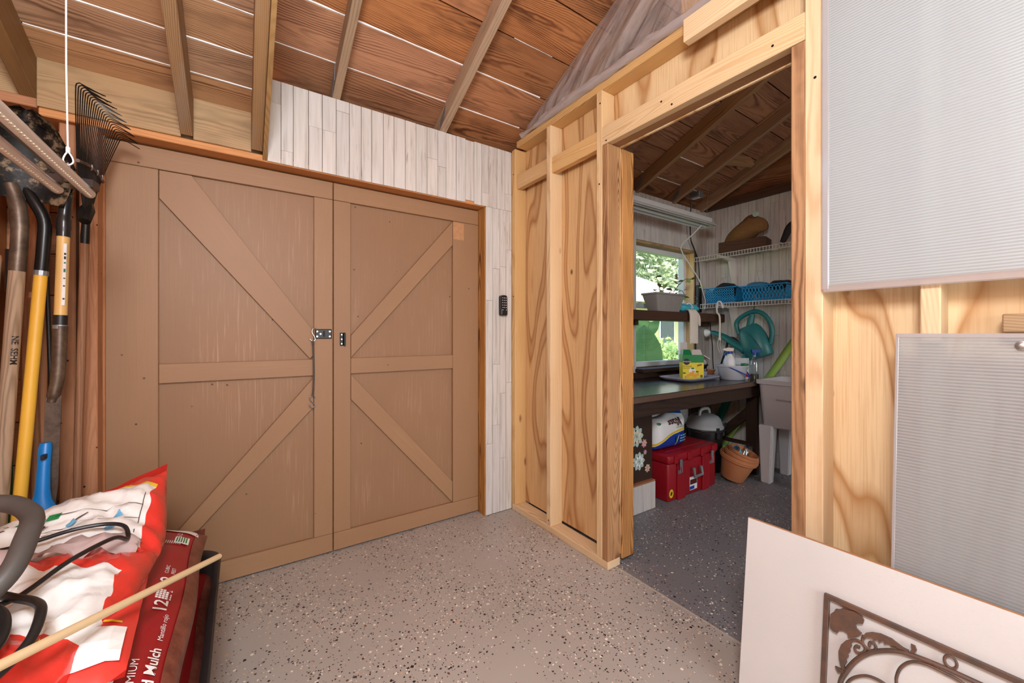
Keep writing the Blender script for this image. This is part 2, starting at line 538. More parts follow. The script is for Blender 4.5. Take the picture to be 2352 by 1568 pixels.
def sheet_mat(name, tint, diffuse=0.45, transp=0.4, flute=0.0, rough=0.2, gloss=0.5, streak=0.0, through=(0.96, 0.97, 0.98)):
    """translucent plastic: part milky, part see-through, glossy skin. flute: rib pitch along local Z"""
    m, nt, p = base_mat(name)
    out = nt.nodes['Material Output']
    nt.nodes.remove(p)
    tc = nd(nt, 'ShaderNodeTexCoord')
    d = nd(nt, 'ShaderNodeBsdfDiffuse', {'Color': c4(tint)})
    t = nd(nt, 'ShaderNodeBsdfTranslucent', {'Color': c4(tint)})
    milk = nd(nt, 'ShaderNodeMixShader', {0: 0.45, 1: d.outputs[0], 2: t.outputs[0]})
    tr = nd(nt, 'ShaderNodeBsdfTransparent', {'Color': c4(through)})
    gl = nd(nt, 'ShaderNodeBsdfGlossy', {'Color': (1, 1, 1, 1), 'Roughness': rough})
    fac = diffuse/(diffuse + transp)
    n = nd(nt, 'ShaderNodeTexNoise', {'Vector': tc.outputs['Object'], 'Scale': 3.0, 'Detail': 4.0})
    f = mth(nt, 'ADD', fac - 0.06, mth(nt, 'MULTIPLY', n.outputs[0], 0.12), clamp=True)
    if streak:
        ss = nd(nt, 'ShaderNodeSeparateXYZ', {'Vector': tc.outputs['Object']})
        across = mth(nt, 'ADD', ss.outputs['Y'], mth(nt, 'MULTIPLY', ss.outputs['Z'], 1.1))
        along = mth(nt, 'SUBTRACT', ss.outputs['Z'], ss.outputs['Y'])
        cv = nd(nt, 'ShaderNodeCombineXYZ', {'X': mth(nt, 'MULTIPLY', across, 13.0), 'Y': mth(nt, 'MULTIPLY', along, 2.2)})
        sn = nd(nt, 'ShaderNodeTexNoise', {'Vector': cv.outputs[0], 'Scale': 1.0, 'Detail': 4.0, 'Roughness': 0.65, 'Distortion': 0.4})
        f = mth(nt, 'ADD', f, mth(nt, 'MULTIPLY', mth(nt, 'SUBTRACT', sn.outputs[0], 0.5), streak), clamp=True)
        bb = nd(nt, 'ShaderNodeBump', {'Height': sn.outputs[0], 'Strength': 0.8, 'Distance': 0.02})
        nt.links.new(bb.outputs[0], gl.inputs['Normal'])
        nt.links.new(bb.outputs[0], d.inputs['Normal'])
    if flute:
        sx = nd(nt, 'ShaderNodeSeparateXYZ', {'Vector': tc.outputs['Object']})
        w = mth(nt, 'SINE', mth(nt, 'MULTIPLY', sx.outputs['Z'], 2*PI/flute))
        f = mth(nt, 'ADD', f, mth(nt, 'MULTIPLY', w, 0.13), clamp=True)
        b = nd(nt, 'ShaderNodeBump', {'Height': w, 'Strength': 0.25, 'Distance': 0.001})
        nt.links.new(b.outputs[0], gl.inputs['Normal'])
        nt.links.new(b.outputs[0], d.inputs['Normal'])
    mx = nd(nt, 'ShaderNodeMixShader', {0: f, 1: tr.outputs[0], 2: milk.outputs[0]})
    fr = nd(nt, 'ShaderNodeFresnel', {'IOR': 1.45})
    geo = nd(nt, 'ShaderNodeNewGeometry')
    g2 = mth(nt, 'MULTIPLY', mth(nt, 'MULTIPLY', fr.outputs[0], gloss*2, clamp=True), mth(nt, 'SUBTRACT', 1.0, geo.outputs['Backfacing']))
    mx2 = nd(nt, 'ShaderNodeMixShader', {0: g2, 1: mx.outputs[0], 2: gl.outputs[0]})
    nt.links.new(mx2.outputs[0], out.inputs[0])
    return m

def glass_mat(name, tint=(1, 1, 1), refl=0.08, rough=0.02):
    m, nt, p = base_mat(name)
    out = nt.nodes['Material Output']
    nt.nodes.remove(p)
    tr = nd(nt, 'ShaderNodeBsdfTransparent', {'Color': c4(tint)})
    gl = nd(nt, 'ShaderNodeBsdfGlossy', {'Color': (1, 1, 1, 1), 'Roughness': rough})
    fr = nd(nt, 'ShaderNodeFresnel', {'IOR': 1.45})
    mx = nd(nt, 'ShaderNodeMixShader', {0: mth(nt, 'MULTIPLY', mth(nt, 'MAXIMUM', fr.outputs[0], refl), mth(nt, 'SUBTRACT', 1.0, nd(nt, 'ShaderNodeNewGeometry').outputs['Backfacing'])), 1: tr.outputs[0], 2: gl.outputs[0]})
    nt.links.new(mx.outputs[0], out.inputs[0])
    return m

def leaf_mat(name, col, col2):
    m, nt, p = base_mat(name)
    tc = nd(nt, 'ShaderNodeTexCoord')
    n = nd(nt, 'ShaderNodeTexNoise', {'Vector': tc.outputs['Object'], 'Scale': 2.5, 'Detail': 3.0})
    c = mixc(nt, ramp(nt, n.outputs[0], [(0.35, (0, 0, 0)), (0.65, (1, 1, 1))]), col, col2)
    nt.links.new(c, p.inputs['Base Color'])
    p.inputs['Roughness'].default_value = 0.45
    out = nt.nodes['Material Output']
    t = nd(nt, 'ShaderNodeBsdfTranslucent', {'Color': c})
    mx = nd(nt, 'ShaderNodeMixShader', {0: 0.4, 1: p.outputs[0], 2: t.outputs[0]})
    nt.links.new(mx.outputs[0], out.inputs[0])
    return m

def rusty(name, a, b, rough=0.6, metal=0.3, scale=14.0, c=None):
    m, nt, p = base_mat(name)
    tc = nd(nt, 'ShaderNodeTexCoord')
    n = nd(nt, 'ShaderNodeTexNoise', {'Vector': tc.outputs['Object'], 'Scale': scale, 'Detail': 6.0, 'Roughness': 0.7})
    st = [(0.35, a), (0.62, b)]
    if c: st = [(0.35, a), (0.47, a), (0.52, b), (0.58, c)]
    nt.links.new(ramp(nt, n.outputs[0], st), p.inputs['Base Color'])
    p.inputs['Roughness'].default_value = rough
    p.inputs['Metallic'].default_value = metal
    bump(nt, p, n.outputs[0], 0.3, 0.002)
    return m

W = {}
W['roof'] = wood('roof_board_red_pine', srgb(180, 124, 84), srgb(100, 56, 36), ring=52, dist=1.6, contrast=1.05, fibre=0.95, stain=srgb(52, 32, 23), stain_amt=0.5, vary=0.36)
W['roof_old'] = wood('roof_board_grey_pine', srgb(180, 138, 102), srgb(112, 76, 52), ring=52, dist=1.6, contrast=1.0, fibre=0.9, stain=srgb(76, 52, 40), stain_amt=0.4, vary=0.30)
W['rafter'] = wood('rafter_weathered', srgb(178, 150, 122), srgb(120, 92, 68), ring=26, contrast=0.7, stain=srgb(96, 84, 74), stain_amt=0.5, vary=0.25)
W['rafter_rough'] = wood('rafter_rough_sawn', srgb(160, 128, 94), srgb(108, 80, 54), ring=70, dist=1.0, contrast=0.85, stain=srgb(150, 140, 128), stain_amt=0.5, vary=0.2)
W['rafter_dark'] = wood('rafter_dark_rough', srgb(138, 104, 70), srgb(92, 66, 42), ring=70, dist=1.0, contrast=0.8, stain=srgb(70, 50, 36), stain_amt=0.4)
W['rafter_dim'] = wood('rafter_pine_knotty', srgb(176, 140, 104), srgb(116, 82, 54), ring=24, dist=4.0, contrast=0.8, vary=0.2)
W['fascia'] = wood('blocking_tan', srgb(180, 146, 102), srgb(142, 108, 72), ring=70, dist=1.0, contrast=0.75, stain=srgb(74, 56, 42), stain_amt=0.35)
W['pine'] = wood('new_pine', srgb(232, 200, 154), srgb(198, 150, 98), ring=46, dist=1.2, contrast=0.8, vary=0.14, knots=srgb(120, 72, 40))
W['pine2'] = wood('new_pine_orange', srgb(222, 182, 128), srgb(186, 136, 84), ring=46, dist=1.2, contrast=0.8, vary=0.14, knots=srgb(110, 62, 34))
W['jack'] = wood('brown_pine_post', srgb(188, 138, 88), srgb(112, 70, 40), ring=60, dist=1.2, contrast=1.15, vary=0.2, knots=srgb(60, 34, 22), stain=srgb(84, 50, 30), stain_amt=0.3)
W['header'] = wood('orange_header', srgb(216, 152, 98), srgb(168, 104, 60), ring=40, contrast=0.6, stain=srgb(96, 60, 40), stain_amt=0.2)
W['oldstud'] = wood('old_red_stud', srgb(178, 128, 96), srgb(128, 84, 60), ring=60, contrast=0.45, stain=srgb(48, 32, 24), stain_amt=0.35, spots=True)
W['sheath'] = wood('old_wall_board', srgb(176, 116, 76), srgb(124, 76, 48), ring=50, contrast=0.5, stain=srgb(56, 36, 26), stain_amt=0.25)
W['plywood'] = plywood('plywood_veneer', srgb(232, 202, 156), srgb(186, 138, 88), freq=30)
W['plywood2'] = plywood('plywood_veneer_amber', srgb(222, 182, 130), srgb(172, 122, 76), freq=36)
W['plank'] = whitewash('whitewashed_plank')
W['floor'] = epoxy('flaked_epoxy')
W['door'] = paint_wood('brown_door_paint', srgb(150, 113, 81), srgb(186, 152, 120), 0.35, 0.5)
W['doorpanel'] = paint_wood('brown_door_panel_paint', srgb(142, 106, 76), srgb(192, 162, 132), 0.8, 0.5)
W['counter'] = plain('dark_brown_laminate', srgb(50, 41, 36), 0.22, var=0.35, vs=60)
W['counter_wood'] = wood('dark_stained_wood', srgb(58, 40, 30), srgb(30, 20, 16), ring=30, contrast=0.6)
W['shelfwood'] = wood('dark_shelf_wood', srgb(86, 58, 42), srgb(46, 30, 22), ring=30, contrast=0.7)
W['white_paint'] = paint_wood('white_painted_board', srgb(214, 211, 206), srgb(186, 176, 166), 0.25, 0.5)
W['edge_ply'] = plain('plywood_edge', srgb(176, 128, 88), 0.7, var=0.25, vs=60)
W['iron'] = rusty('rusty_iron', srgb(84, 72, 64), srgb(112, 82, 66), 0.5, 0.15, 22)
W['polycarb'] = sheet_mat('twinwall_polycarbonate', srgb(204, 207, 208), 0.50, 0.50, flute=0.0078, through=(0.86, 0.93, 1.0), rough=0.18, gloss=0.5)
W['polycarb_up'] = sheet_mat('twinwall_polycarbonate_upper', srgb(220, 225, 225), 0.66, 0.34, flute=0.0078, through=(0.84, 0.93, 1.0), rough=0.18, gloss=0.5)
W['film'] = sheet_mat('clear_plastic_film', srgb(236, 224, 220), 0.40, 0.60, rough=0.16, gloss=1.4, streak=1.2)
W['film_roll'] = sheet_mat('gathered_plastic_film', srgb(228, 220, 218), 0.5, 0.5, rough=0.12, gloss=0.9)
W['clear'] = glass_mat('window_glass', (0.97, 0.99, 0.98), 0.05)
W['bottle'] = glass_mat('clear_bottle', (0.86, 0.9, 0.9), 0.12, 0.05)
W['black'] = plain('black_plastic', srgb(26, 25, 25), 0.4)
W['blackmetal'] = plain('black_metal', srgb(24, 23, 23), 0.32, 0.4)
W['rubber'] = plain('grey_black_rubber', srgb(72, 67, 63), 0.5, var=0.25, vs=20)
W['tub'] = plain('scuffed_black_tub', srgb(40, 38, 37), 0.5, var=0.45, vs=24)
W['steel'] = plain('steel', srgb(190, 190, 188), 0.32, 0.9)
W['galv'] = plain('galvanised', srgb(150, 155, 160), 0.45, 0.7, var=0.2, vs=30)
W['wire_white'] = plain('white_vinyl_wire', srgb(214, 206, 198), 0.4)
W['white_plastic'] = plain('white_plastic', srgb(228, 228, 226), 0.4)
W['grey_plastic'] = plain('grey_sink_plastic', srgb(206, 203, 201), 0.5)
W['red_plastic'] = plain('red_tote_plastic', srgb(150, 16, 30), 0.42, var=0.12, vs=12)
W['blue_plastic'] = plain('blue_plastic', srgb(0, 116, 190), 0.35)
W['bluebasket'] = plain('blue_basket_plastic', srgb(28, 138, 190), 0.42)
W['teal'] = plain('teal_plastic', srgb(36, 112, 112), 0.38)
W['lime'] = plain('lime_foam', srgb(160, 196, 92), 0.75)
W['tealfoam'] = plain('teal_foam', srgb(20, 122, 124), 0.7)
W['terra'] = plain('terracotta', srgb(190, 122, 78), 0.75, var=0.15, vs=14)
W['burlap'] = plain('brown_cloth', srgb(124, 86, 46), 0.9, var=0.25, vs=60, bumps=0.4)
W['yellow'] = plain('yellow_fibreglass', srgb(232, 178, 62), 0.4, var=0.10, vs=9)
W['tan_handle'] = plain('tan_handle', srgb(226, 184, 112), 0.4)
W['handle'] = wood('grey_wood_handle', srgb(168, 140, 112), srgb(110, 86, 64), ring=40, contrast=0.8)
W['handle_red'] = wood('brown_wood_handle', srgb(150, 104, 70), srgb(98, 62, 40), ring=40, contrast=0.6)
W['rustblade'] = rusty('rusted_tool_steel', srgb(66, 56, 50), srgb(104, 86, 72), 0.55, 0.5, 18)
W['mudblade'] = rusty('muddy_black_steel', srgb(24, 22, 21), srgb(60, 50, 42), 0.45, 0.3, 9, c=srgb(176, 150, 118))
W['brownsteel'] = rusty('brown_socket', srgb(70, 54, 44), srgb(110, 92, 76), 0.42, 0.5, 16)
W['mulch_red'] = plain('mulch_bag_red', srgb(150, 26, 32), 0.36, var=0.10, vs=10)
W['mulch_edge'] = rusty('mulch_through_clear_film', srgb(96, 44, 34), srgb(134, 74, 58), 0.35, 0.0, 30)
W['bag_red'] = plain('potting_bag_red', srgb(226, 62, 52), 0.28, var=0.06, vs=9)
W['bag_inner'] = plain('bag_inside_pinkish_white', srgb(238, 216, 212), 0.3, var=0.04, vs=9)
W['print_white'] = plain('print_white', srgb(240, 238, 234), 0.4)
W['print_black'] = plain('print_black', srgb(34, 30, 30), 0.5)
W['print_green'] = plain('print_green', srgb(20, 120, 60), 0.5)
W['print_yellow'] = plain('print_yellow', srgb(244, 200, 40), 0.4)
W['print_blue'] = plain('print_blue', srgb(24, 64, 160), 0.4)
W['print_lblue'] = plain('print_light_blue', srgb(110, 178, 214), 0.5)
W['print_brown'] = plain('print_brown', srgb(80, 30, 24), 0.5)
W['print_red'] = plain('print_red', srgb(206, 36, 36), 0.5)
W['print_orange'] = plain('print_orange', srgb(240, 170, 40), 0.5)
W['soil'] = plain('dark_soil', srgb(52, 40, 32), 0.9, var=0.4, vs=60)
W['led_tube'] = sheet_mat('clear_ribbed_tube', srgb(244, 236, 230), 0.85, 0.15, rough=0.12, gloss=0.5)
W['led_chip'] = plain('led_chip', srgb(238, 226, 200), 0.4)
W['cord_white'] = plain('white_cord', srgb(232, 230, 228), 0.5)
W['rope'] = plain('cotton_rope', srgb(226, 214, 200), 0.9, var=0.08, vs=40)
W['fabric_dark'] = plain('dark_cloth', srgb(34, 32, 34), 0.9, var=0.3, vs=30)
W['fabric_blue'] = plain('blue_work_cloth', srgb(74, 128, 158), 0.85, var=0.15, vs=30)
W['film_teal'] = plain('teal_wrapped_plastic', srgb(70, 180, 200), 0.2, var=0.2, vs=30)
W['pot_grey'] = plain('grey_planter', srgb(150, 144, 138), 0.6)
W['tray'] = plain('pale_lilac_tray', srgb(170, 172, 190), 0.35)
W['bucket'] = plain('pale_grey_bucket', srgb(188, 190, 196), 0.4)
W['blueclear'] = plain('blue_trigger', srgb(20, 70, 140), 0.35)
W['leaf'] = leaf_mat('leaf_green', srgb(110, 150, 80), srgb(186, 208, 130))
W['leaf_big'] = leaf_mat('big_leaf_green', srgb(86, 130, 78), srgb(132, 168, 108))
W['leaf_tree'] = leaf_mat('tree_leaf', srgb(150, 170, 126), srgb(216, 224, 190))
W['leaf_dark'] = leaf_mat('plant_leaf_dark', srgb(70, 84, 44), srgb(120, 96, 60))
W['bark'] = plain('bark', srgb(96, 78, 62), 0.9, var=0.3, vs=14)
W['grass'] = plain('grass', srgb(104, 130, 66), 0.9, var=0.4, vs=8)
W['stucco'] = plain('pale_yellow_stucco', srgb(214, 200, 150), 0.9, var=0.05, vs=4)
W['shingle'] = plain('pale_roof', srgb(226, 216, 206), 0.85, var=0.08, vs=18)
W['vinyl'] = plain('white_vinyl_frame', srgb(222, 224, 226), 0.45)
W['flesh_pink'] = plain('petal_pink', srgb(206, 140, 150), 0.6, var=0.2, vs=40)
W['petal_teal'] = plain('petal_pale_green', srgb(176, 200, 188), 0.6, var=0.25, vs=50)
W['petal_cream'] = plain('petal_cream', srgb(226, 208, 176), 0.6, var=0.2, vs=50)
W['paint_worn'] = W['plank']
# ------------------------------------------------------------------ structure
SL = 5.0/12.0
YW = 2.185                      # inner face of the door wall
XP = 1.478                      # near face of the stud partition
XC = 3.81                       # far gable wall of the potting room
def z_hi(y): return 2.445 + SL*(YW - y)
def z_lo(y): return 2.166 + SL*(YW - y)

def board_poly(name, mat, parent, pts, depth, xdir, up, bev=0.0012):
    """polygonal board; pts: world points of its face, depth: world vector through the board"""
    pts = [V(p) for p in pts]
    c = sum(pts, V()) / len(pts)
    x, y, z = basis(xdir, up)
    m = Matrix((x, y, z)).transposed().to_4x4(); m.translation = c
    inv = m.inverted()
    dv = V(depth)
    bm = new()
    a = [bm.verts.new(inv @ p) for p in pts]
    b = [bm.verts.new(inv @ (p + dv)) for p in pts]
    n = len(pts)
    bm.faces.new(a[::-1]); bm.faces.new(b)
    for k in range(n): bm.faces.new((a[k], a[(k+1) % n], b[(k+1) % n], b[k]))
    if bev: bmesh.ops.bevel(bm, geom=bm.edges[:], offset=bev, segments=1, affect='EDGES')
    bmesh.ops.recalc_face_normals(bm, faces=bm.faces[:])
    me = bpy.data.meshes.new(name); bm.to_mesh(me); bm.free(); me.materials.append(mat)
    o = bpy.data.objects.new(name, me); COL.objects.link(o)
    if parent is not None:
        o.parent = parent; m = wm(parent).inverted() @ m
    o.matrix_basis = m
    return o

# ---- floor
fl = thing('floor', 'grey epoxy floor strewn with pale and dark colour flakes', None, kind='structure')
obj('slab', bx((-1.0, -2.45, -0.12), (3.9, 2.40, 0.0)), W['floor'], fl)
bm = new()
pts = smooth_pts([(1.538, y, 0.0) for y in (1.33, 1.1, 0.85, 0.6, 0.3, -0.4)], 6)
tube(bm, [p + V((nz(p.y*9, 3)*0.002, 0, -0.001)) for p in pts], 0.0045, 6)
obj('control_joint', bm, plain('joint_filler', srgb(176, 166, 154), 0.8, var=0.2, vs=40), fl)

# ---- ceiling: two roof slopes, the left bay lower than the right one
ce = thing('ceiling', 'sloping roof of bare boards on rafters, its left bay lower', None, kind='structure')
WHITE_SEAL_DAYLIGHT = plain('sealant_daylight_white', srgb(252, 250, 246), 0.6)  # white seam filler; in the left bay it stands for daylight through gaps
def roof_boards(zf, x0, x1, seams, mat, splits, white):
    for a, b in zip(seams, seams[1:]):
        cuts = [x0] + [s + rnd.uniform(-0.02, 0.02) for s in splits] + [x1]
        for xa, xb in zip(cuts, cuts[1:]):
            yc = (a + b)/2
            w = abs(a - b)*math.sqrt(1 + SL*SL) - 0.007
            n = V((0, SL, 1)).normalized()
            dz = n * (0.0095 + rnd.uniform(0, 0.0015))
            plank('roof_board', mat, ce, V((xa, yc, zf(yc))) + dz, V((xb, yc, zf(yc))) + dz, w, 0.019, (0, 1, -SL), 0.0012)
    for s, segs, r in white:
        for xa, xb in segs:
            bm = new()
            n = max(6, int((xb - xa)/0.05))
            tube(bm, [(xa + (xb - xa)*i/n, s + nz(i*0.8, s*9)*0.0010, zf(s) + 0.004 + nz(i*0.5, s*5)*0.0006) for i in range(n+1)], [r*(1 + 0.3*nz(i*0.9, s*7)) for i in range(n+1)], 6)
            obj('sealant_daylight_bead', bm, WHITE_SEAL_DAYLIGHT, ce)

hi_seams = [2.53, 2.3185, 2.105, 1.89, 1.677, 1.463, 1.25, 1.035, 0.82, 0.60, 0.38, 0.16, -0.1]
roof_boards(z_hi, 0.10, 3.83, hi_seams, W['roof'], [1.0, 2.45], [(2.105, [(0.10, 1.48), (1.9, 2.35), (2.7, 3.5)], 0.0048), (1.89, [(0.10, 1.48), (2.9, 3.3)], 0.0050), (1.677, [(1.15, 1.4)], 0.0025)])
lo_seams = [2.215, 2.07, 1.932, 1.773, 1.62, 1.47, 1.30, 1.12, 0.94, 0.75, 0.55, 0.33, 0.1, -0.1]
roof_boards(z_lo, -1.0, 0.085, lo_seams, W['roof_old'], [], [(2.07, [(-0.62, 0.07)], 0.0052), (1.932, [(-0.55, -0.2), (-0.18, 0.06)], 0.0045), (1.773, [(-0.1, 0.07)], 0.0042)])
# weatherproof deck over the boards and the rear slope
for zf, xa, xb in ((z_hi, 0.09, 3.95), (z_lo, -1.1, 0.09)):
    bm = new()
    zr = zf(-0.1)
    for y0, z0, y1, z1 in ((2.75, zf(2.75), -0.1, zr), (-0.1, zr, -2.6, zr - SL*2.5)):
        box_v = [(xa, y0, z0+0.03), (xb, y0, z0+0.03), (xb, y1, z1+0.03), (xa, y1, z1+0.03)]
        a = [bm.verts.new(p) for p in box_v]; b = [bm.verts.new((p[0], p[1], p[2]+0.02)) for p in box_v]
        bm.faces.new(a); bm.faces.new(b[::-1])
        for k in range(4): bm.faces.new((a[k], a[(k+1) % 4], b[(k+1) % 4], b[k]))
    obj('roof_deck', bm, W['sheath'], ce)
def rafter(mat, x0, x1, zb_wall, depth, yend, ytop=-0.1, dx=0.0, rough=False):
    """sloping rafter between x0..x1; zb_wall is its underside height at the wall plane"""
    zt = zb_wall + depth/2
    f = lambda y: zt + SL*(YW - y)
    xc = (x0 + x1)/2
    o = plank('rafter', mat, ce, (xc, yend, f(yend)), (xc + dx, ytop, f(ytop)), depth*math.cos(math.atan(SL)), x1 - x0, (0, SL, 1), 0.002)
    return o
rafter(W['rafter_dark'], -0.665, -0.622, 2.018, 0.146, 2.30)
rafter(W['rafter_rough'], -0.213, -0.172, 1.990, 0.174, 2.206)
rafter(W['rafter_rough'], 0.037, 0.080, 1.990, 0.174, 2.206)
rafter(W['rafter'], 0.380, 0.418, 2.349, 0.096, 2.45)
rafter(W['rafter'], 0.968, 1.010, 2.349, 0.096, 2.45, dx=-0.02)
for x in (1.62, 2.20, 2.725, 3.235, 3.685):
    rafter(W['rafter_dim'], x, x + 0.04, 2.338, 0.107, 2.45)
plank('roof_block', W['rafter_dim'], ce, (3.275, 1.72, z_hi(1.72) - 0.06), (3.56, 1.66, z_hi(1.66) - 0.06), 0.085, 0.038, (0, SL, 1), 0.002)
# tan board closing the step between the low and the high roof
f0 = lambda y: 1.966 + SL*(YW - y)
f1 = lambda y: z_hi(y)
board_poly('step_board', W['fascia'], ce, [(0.081, 2.20, f0(2.20)), (0.081, 0.2, f0(0.2)), (0.081, 0.2, f1(0.2)), (0.081, 2.20, f1(2.20))], (0.017, 0, 0), (0, -1, SL), (0, SL, 1))
# tan blocking between the low rafters, and blocking above the siding
for xa, xb in ((-0.622, -0.213), (-0.172, 0.037)):
    plank('eave_blocking', W['fascia'], ce, (xa, 2.20, 2.077), (xb, 2.20, 2.077), 0.178, 0.03, (0, 0, 1), 0.002)
plank('eave_blocking', W['sheath'], ce, (0.10, 2.33, 2.36), (3.81, 2.33, 2.36), 0.16, 0.03, (0, 0, 1))
# galvanised rafter ties
for x in (0.380, 0.968, 2.725, 3.235):
    bm = new()
    prism(bm, [(2.178, 2.352), (2.178, 2.40), (2.10, 2.47), (2.115, 2.40)], 0.0015, lambda u, v, w, x=x: (x - 0.003 + w, u, v))
    obj('rafter_tie', bm, W['galv'], ce)
for y, z in ((2.02, 0), (1.9, 0)):
    bm = new(); tube(bm, [(0.055, y, 2.001 + SL*(YW-y) + 0.004), (0.055, y - 0.004, 2.001 + SL*(YW-y) - 0.003)], 0.0045, 8)
    obj('nail_head', bm, W['steel'], ce)

# ---- siding planks
def siding(parent, place, u0, u1, v0, v1, holes=(), seed=1, wcol=0.060):
    """vertical whitewashed strips; place(u, v) -> (point, normal)"""
    r = random.Random(seed)
    u = u0
    while u < u1 - 0.004:
        w = min(wcol*r.uniform(0.86, 1.14), u1 - u)
        if u1 - u - w < 0.02: w = u1 - u
        segs = []
        z = v0 - r.uniform(0, 0.5)
        while z < v1:
            L = r.uniform(0.32, 0.95)
            a, b = max(z, v0), min(z + L, v1)
            if b - a > 0.02: segs.append((a, b))
            z += L
        uc = u + w/2
        for a, b in segs:
            parts = [(a, b)]
            for (h0, h1, g0, g1) in holes:
                if uc > h0 and uc < h1:
                    nxt = []
                    for p, q in parts:
                        if q <= g0 or p >= g1: nxt.append((p, q)); continue
                        if p < g0: nxt.append((p, g0))
                        if q > g1: nxt.append((g1, q))
                    parts = nxt
            for p, q in parts:
                if q - p < 0.015: continue
                th = 0.006 + r.uniform(-0.0010, 0.0010)
                P0, N = place(uc, p + 0.0004)
                P1, _ = place(uc, q - 0.0004)
                up = V((0, 0, 1)).cross(N)
                plank('siding_plank', W['plank'], parent, V(P0) + N*th/2, V(P1) + N*th/2, w - 0.0021, th, up, 0.0009)
        u += w

wb = thing('wall_back', 'wall of whitewashed plank panelling around the brown double doors', None, kind='structure')
placeA = lambda u, v: (V((u, YW + 0.006, v)), V((0, -1, 0)))
siding(wb, placeA, 0.099, 1.478, 1.961, 2.350, seed=3)
siding(wb, placeA, 1.280, 1.478, 0.004, 1.961, seed=5, wcol=0.049)
WIN = (2.722, 3.600, 0.862, 1.950)
siding(wb, placeA, 1.584, XC, 0.004, 2.352, holes=[WIN], seed=7)
BK = plain('panel_backing', srgb(92, 78, 66), 0.8)
for a, b in (((0.099, 2.192, 1.99), (3.9, 2.30, 2.345)), ((1.282, 2.192, 0.0), (2.722, 2.34, 1.99)), ((3.600, 2.192, 0.0), (3.9, 2.34, 1.99)),
             ((2.722, 2.192, 0.0), (3.600, 2.34, 0.862)), ((2.722, 2.192, 1.950), (3.600, 2.34, 1.99)), ((-1.0, 2.345, 1.99), (3.9, 2.37, 2.62))):
    obj('wall_core', bx(a, b), BK if a[1] < 2.3 else W['sheath'], wb)
plank('door_header', W['header'], wb, (-0.62, 2.268, 1.973), (1.279, 2.268, 1.973), 0.150, 0.030, (0, 1, 0), 0.003)
plank('door_jamb', W['jack'], wb, (1.2795, 2.262, 0.0), (1.2795, 2.262, 1.957), 0.146, 0.012, (0, 1, 0), 0.001)
plank('corner_post', W['oldstud'], wb, (-0.489, 2.232, 0.0), (-0.489, 2.232, 1.957), 0.050, 0.09, (1, 0, 0), 0.004)
plank('corner_post', W['sheath'], wb, (-0.463, 2.285, 0.0), (-0.463, 2.285, 1.957), 0.012, 0.05, (1, 0, 0), 0.002)
plank('old_stud', W['oldstud'], wb, (-0.555, 2.262, 0.0), (-0.555, 2.262, 2.0), 0.045, 0.07, (1, 0, 0), 0.004)
plank('old_stud', W['sheath'], wb, (-0.655, 2.270, 0.0), (-0.655, 2.270, 2.02), 0.04, 0.07, (1, 0, 0), 0.004)
plank('old_stud', W['sheath'], wb, (-0.760, 2.270, 0.0), (-0.760, 2.270, 2.02), 0.06, 0.07, (1, 0, 0), 0.004)
z = 0.0
for k in range(13):
    h = 0.163
    plank('wall_board', W['sheath'], wb, (-1.0, 2.325, z + h/2), (-0.46, 2.325, z + h/2), h - 0.004, 0.02, (0, 0, 1), 0.002)
    z += h
obj('wall_core', bx((-1.0, 2.337, 0.0), (-0.46, 2.35, 2.0)), W['sheath'], wb)
plank('eave_backing', W['fascia'], wb, (-0.99, 2.232, 2.08), (0.08, 2.232, 2.08), 0.17, 0.02, (0, 0, 1), 0.001)
plank('plate_end', W['oldstud'], wb, (-1.0, 2.24, 2.00), (-0.622, 2.24, 2.00), 0.10, 0.035, (0, 1, 0), 0.003)

wl = thing('wall_left', 'bare board wall behind the garden tools', None, kind='structure')
for k in range(14):
    plank('wall_board', W['sheath'], wl, (-0.96, -2.4, 0.085 + 0.17*k), (-0.96, 2.32, 0.085 + 0.17*k), 0.166, 0.02, (0, 0, 1), 0.002)
wf = thing('wall_front', 'unseen board wall behind the viewer, its openings added to let in light', None, kind='structure')  # unseen wall; both openings are added to admit light
for a, b in (((-1.0, -2.45, 0), (-0.4, -2.40, 2.4)), ((1.45, -2.45, 0), (2.10, -2.40, 2.4)), ((3.40, -2.45, 0), (3.9, -2.40, 2.4)), ((2.10, -2.45, 2.25), (3.40, -2.40, 2.4)), ((-0.4, -2.45, 2.1), (1.45, -2.40, 2.4))):
    obj('wall_panel', bx(a, b), W['sheath'], wf)

# ---- gable wall of the potting room
wr = thing('wall_right', 'far wall of whitewashed planks in the potting room', None, kind='structure')
placeC = lambda u, v: (V((XC - 0.006, u, v)), V((-1, 0, 0)))
siding(wr, placeC, 0.75, YW, 0.004, 2.352, seed=9)
obj('wall_core', bx((XC, -2.4, 0), (XC + 0.1, 2.34, 2.352)), BK, wr)
plank('gable_plate', W['shelfwood'], wr, (XC - 0.03, 2.3, 2.385), (XC - 0.03, -2.4, 2.385), 0.065, 0.06, (0, 0, 1), 0.002)
for k in range(6):
    z0 = 2.42 + 0.17*k
    y1 = min(2.34, YW + (2.445 - z0)/SL)
    if y1 < -0.1: break
    plank('gable_board', W['roof'], wr, (XC + 0.02, y1, z0 + 0.085), (XC + 0.02, -0.1 - (y1 + 0.1), z0 + 0.085), 0.166, 0.02, (0, 0, 1), 0.001)

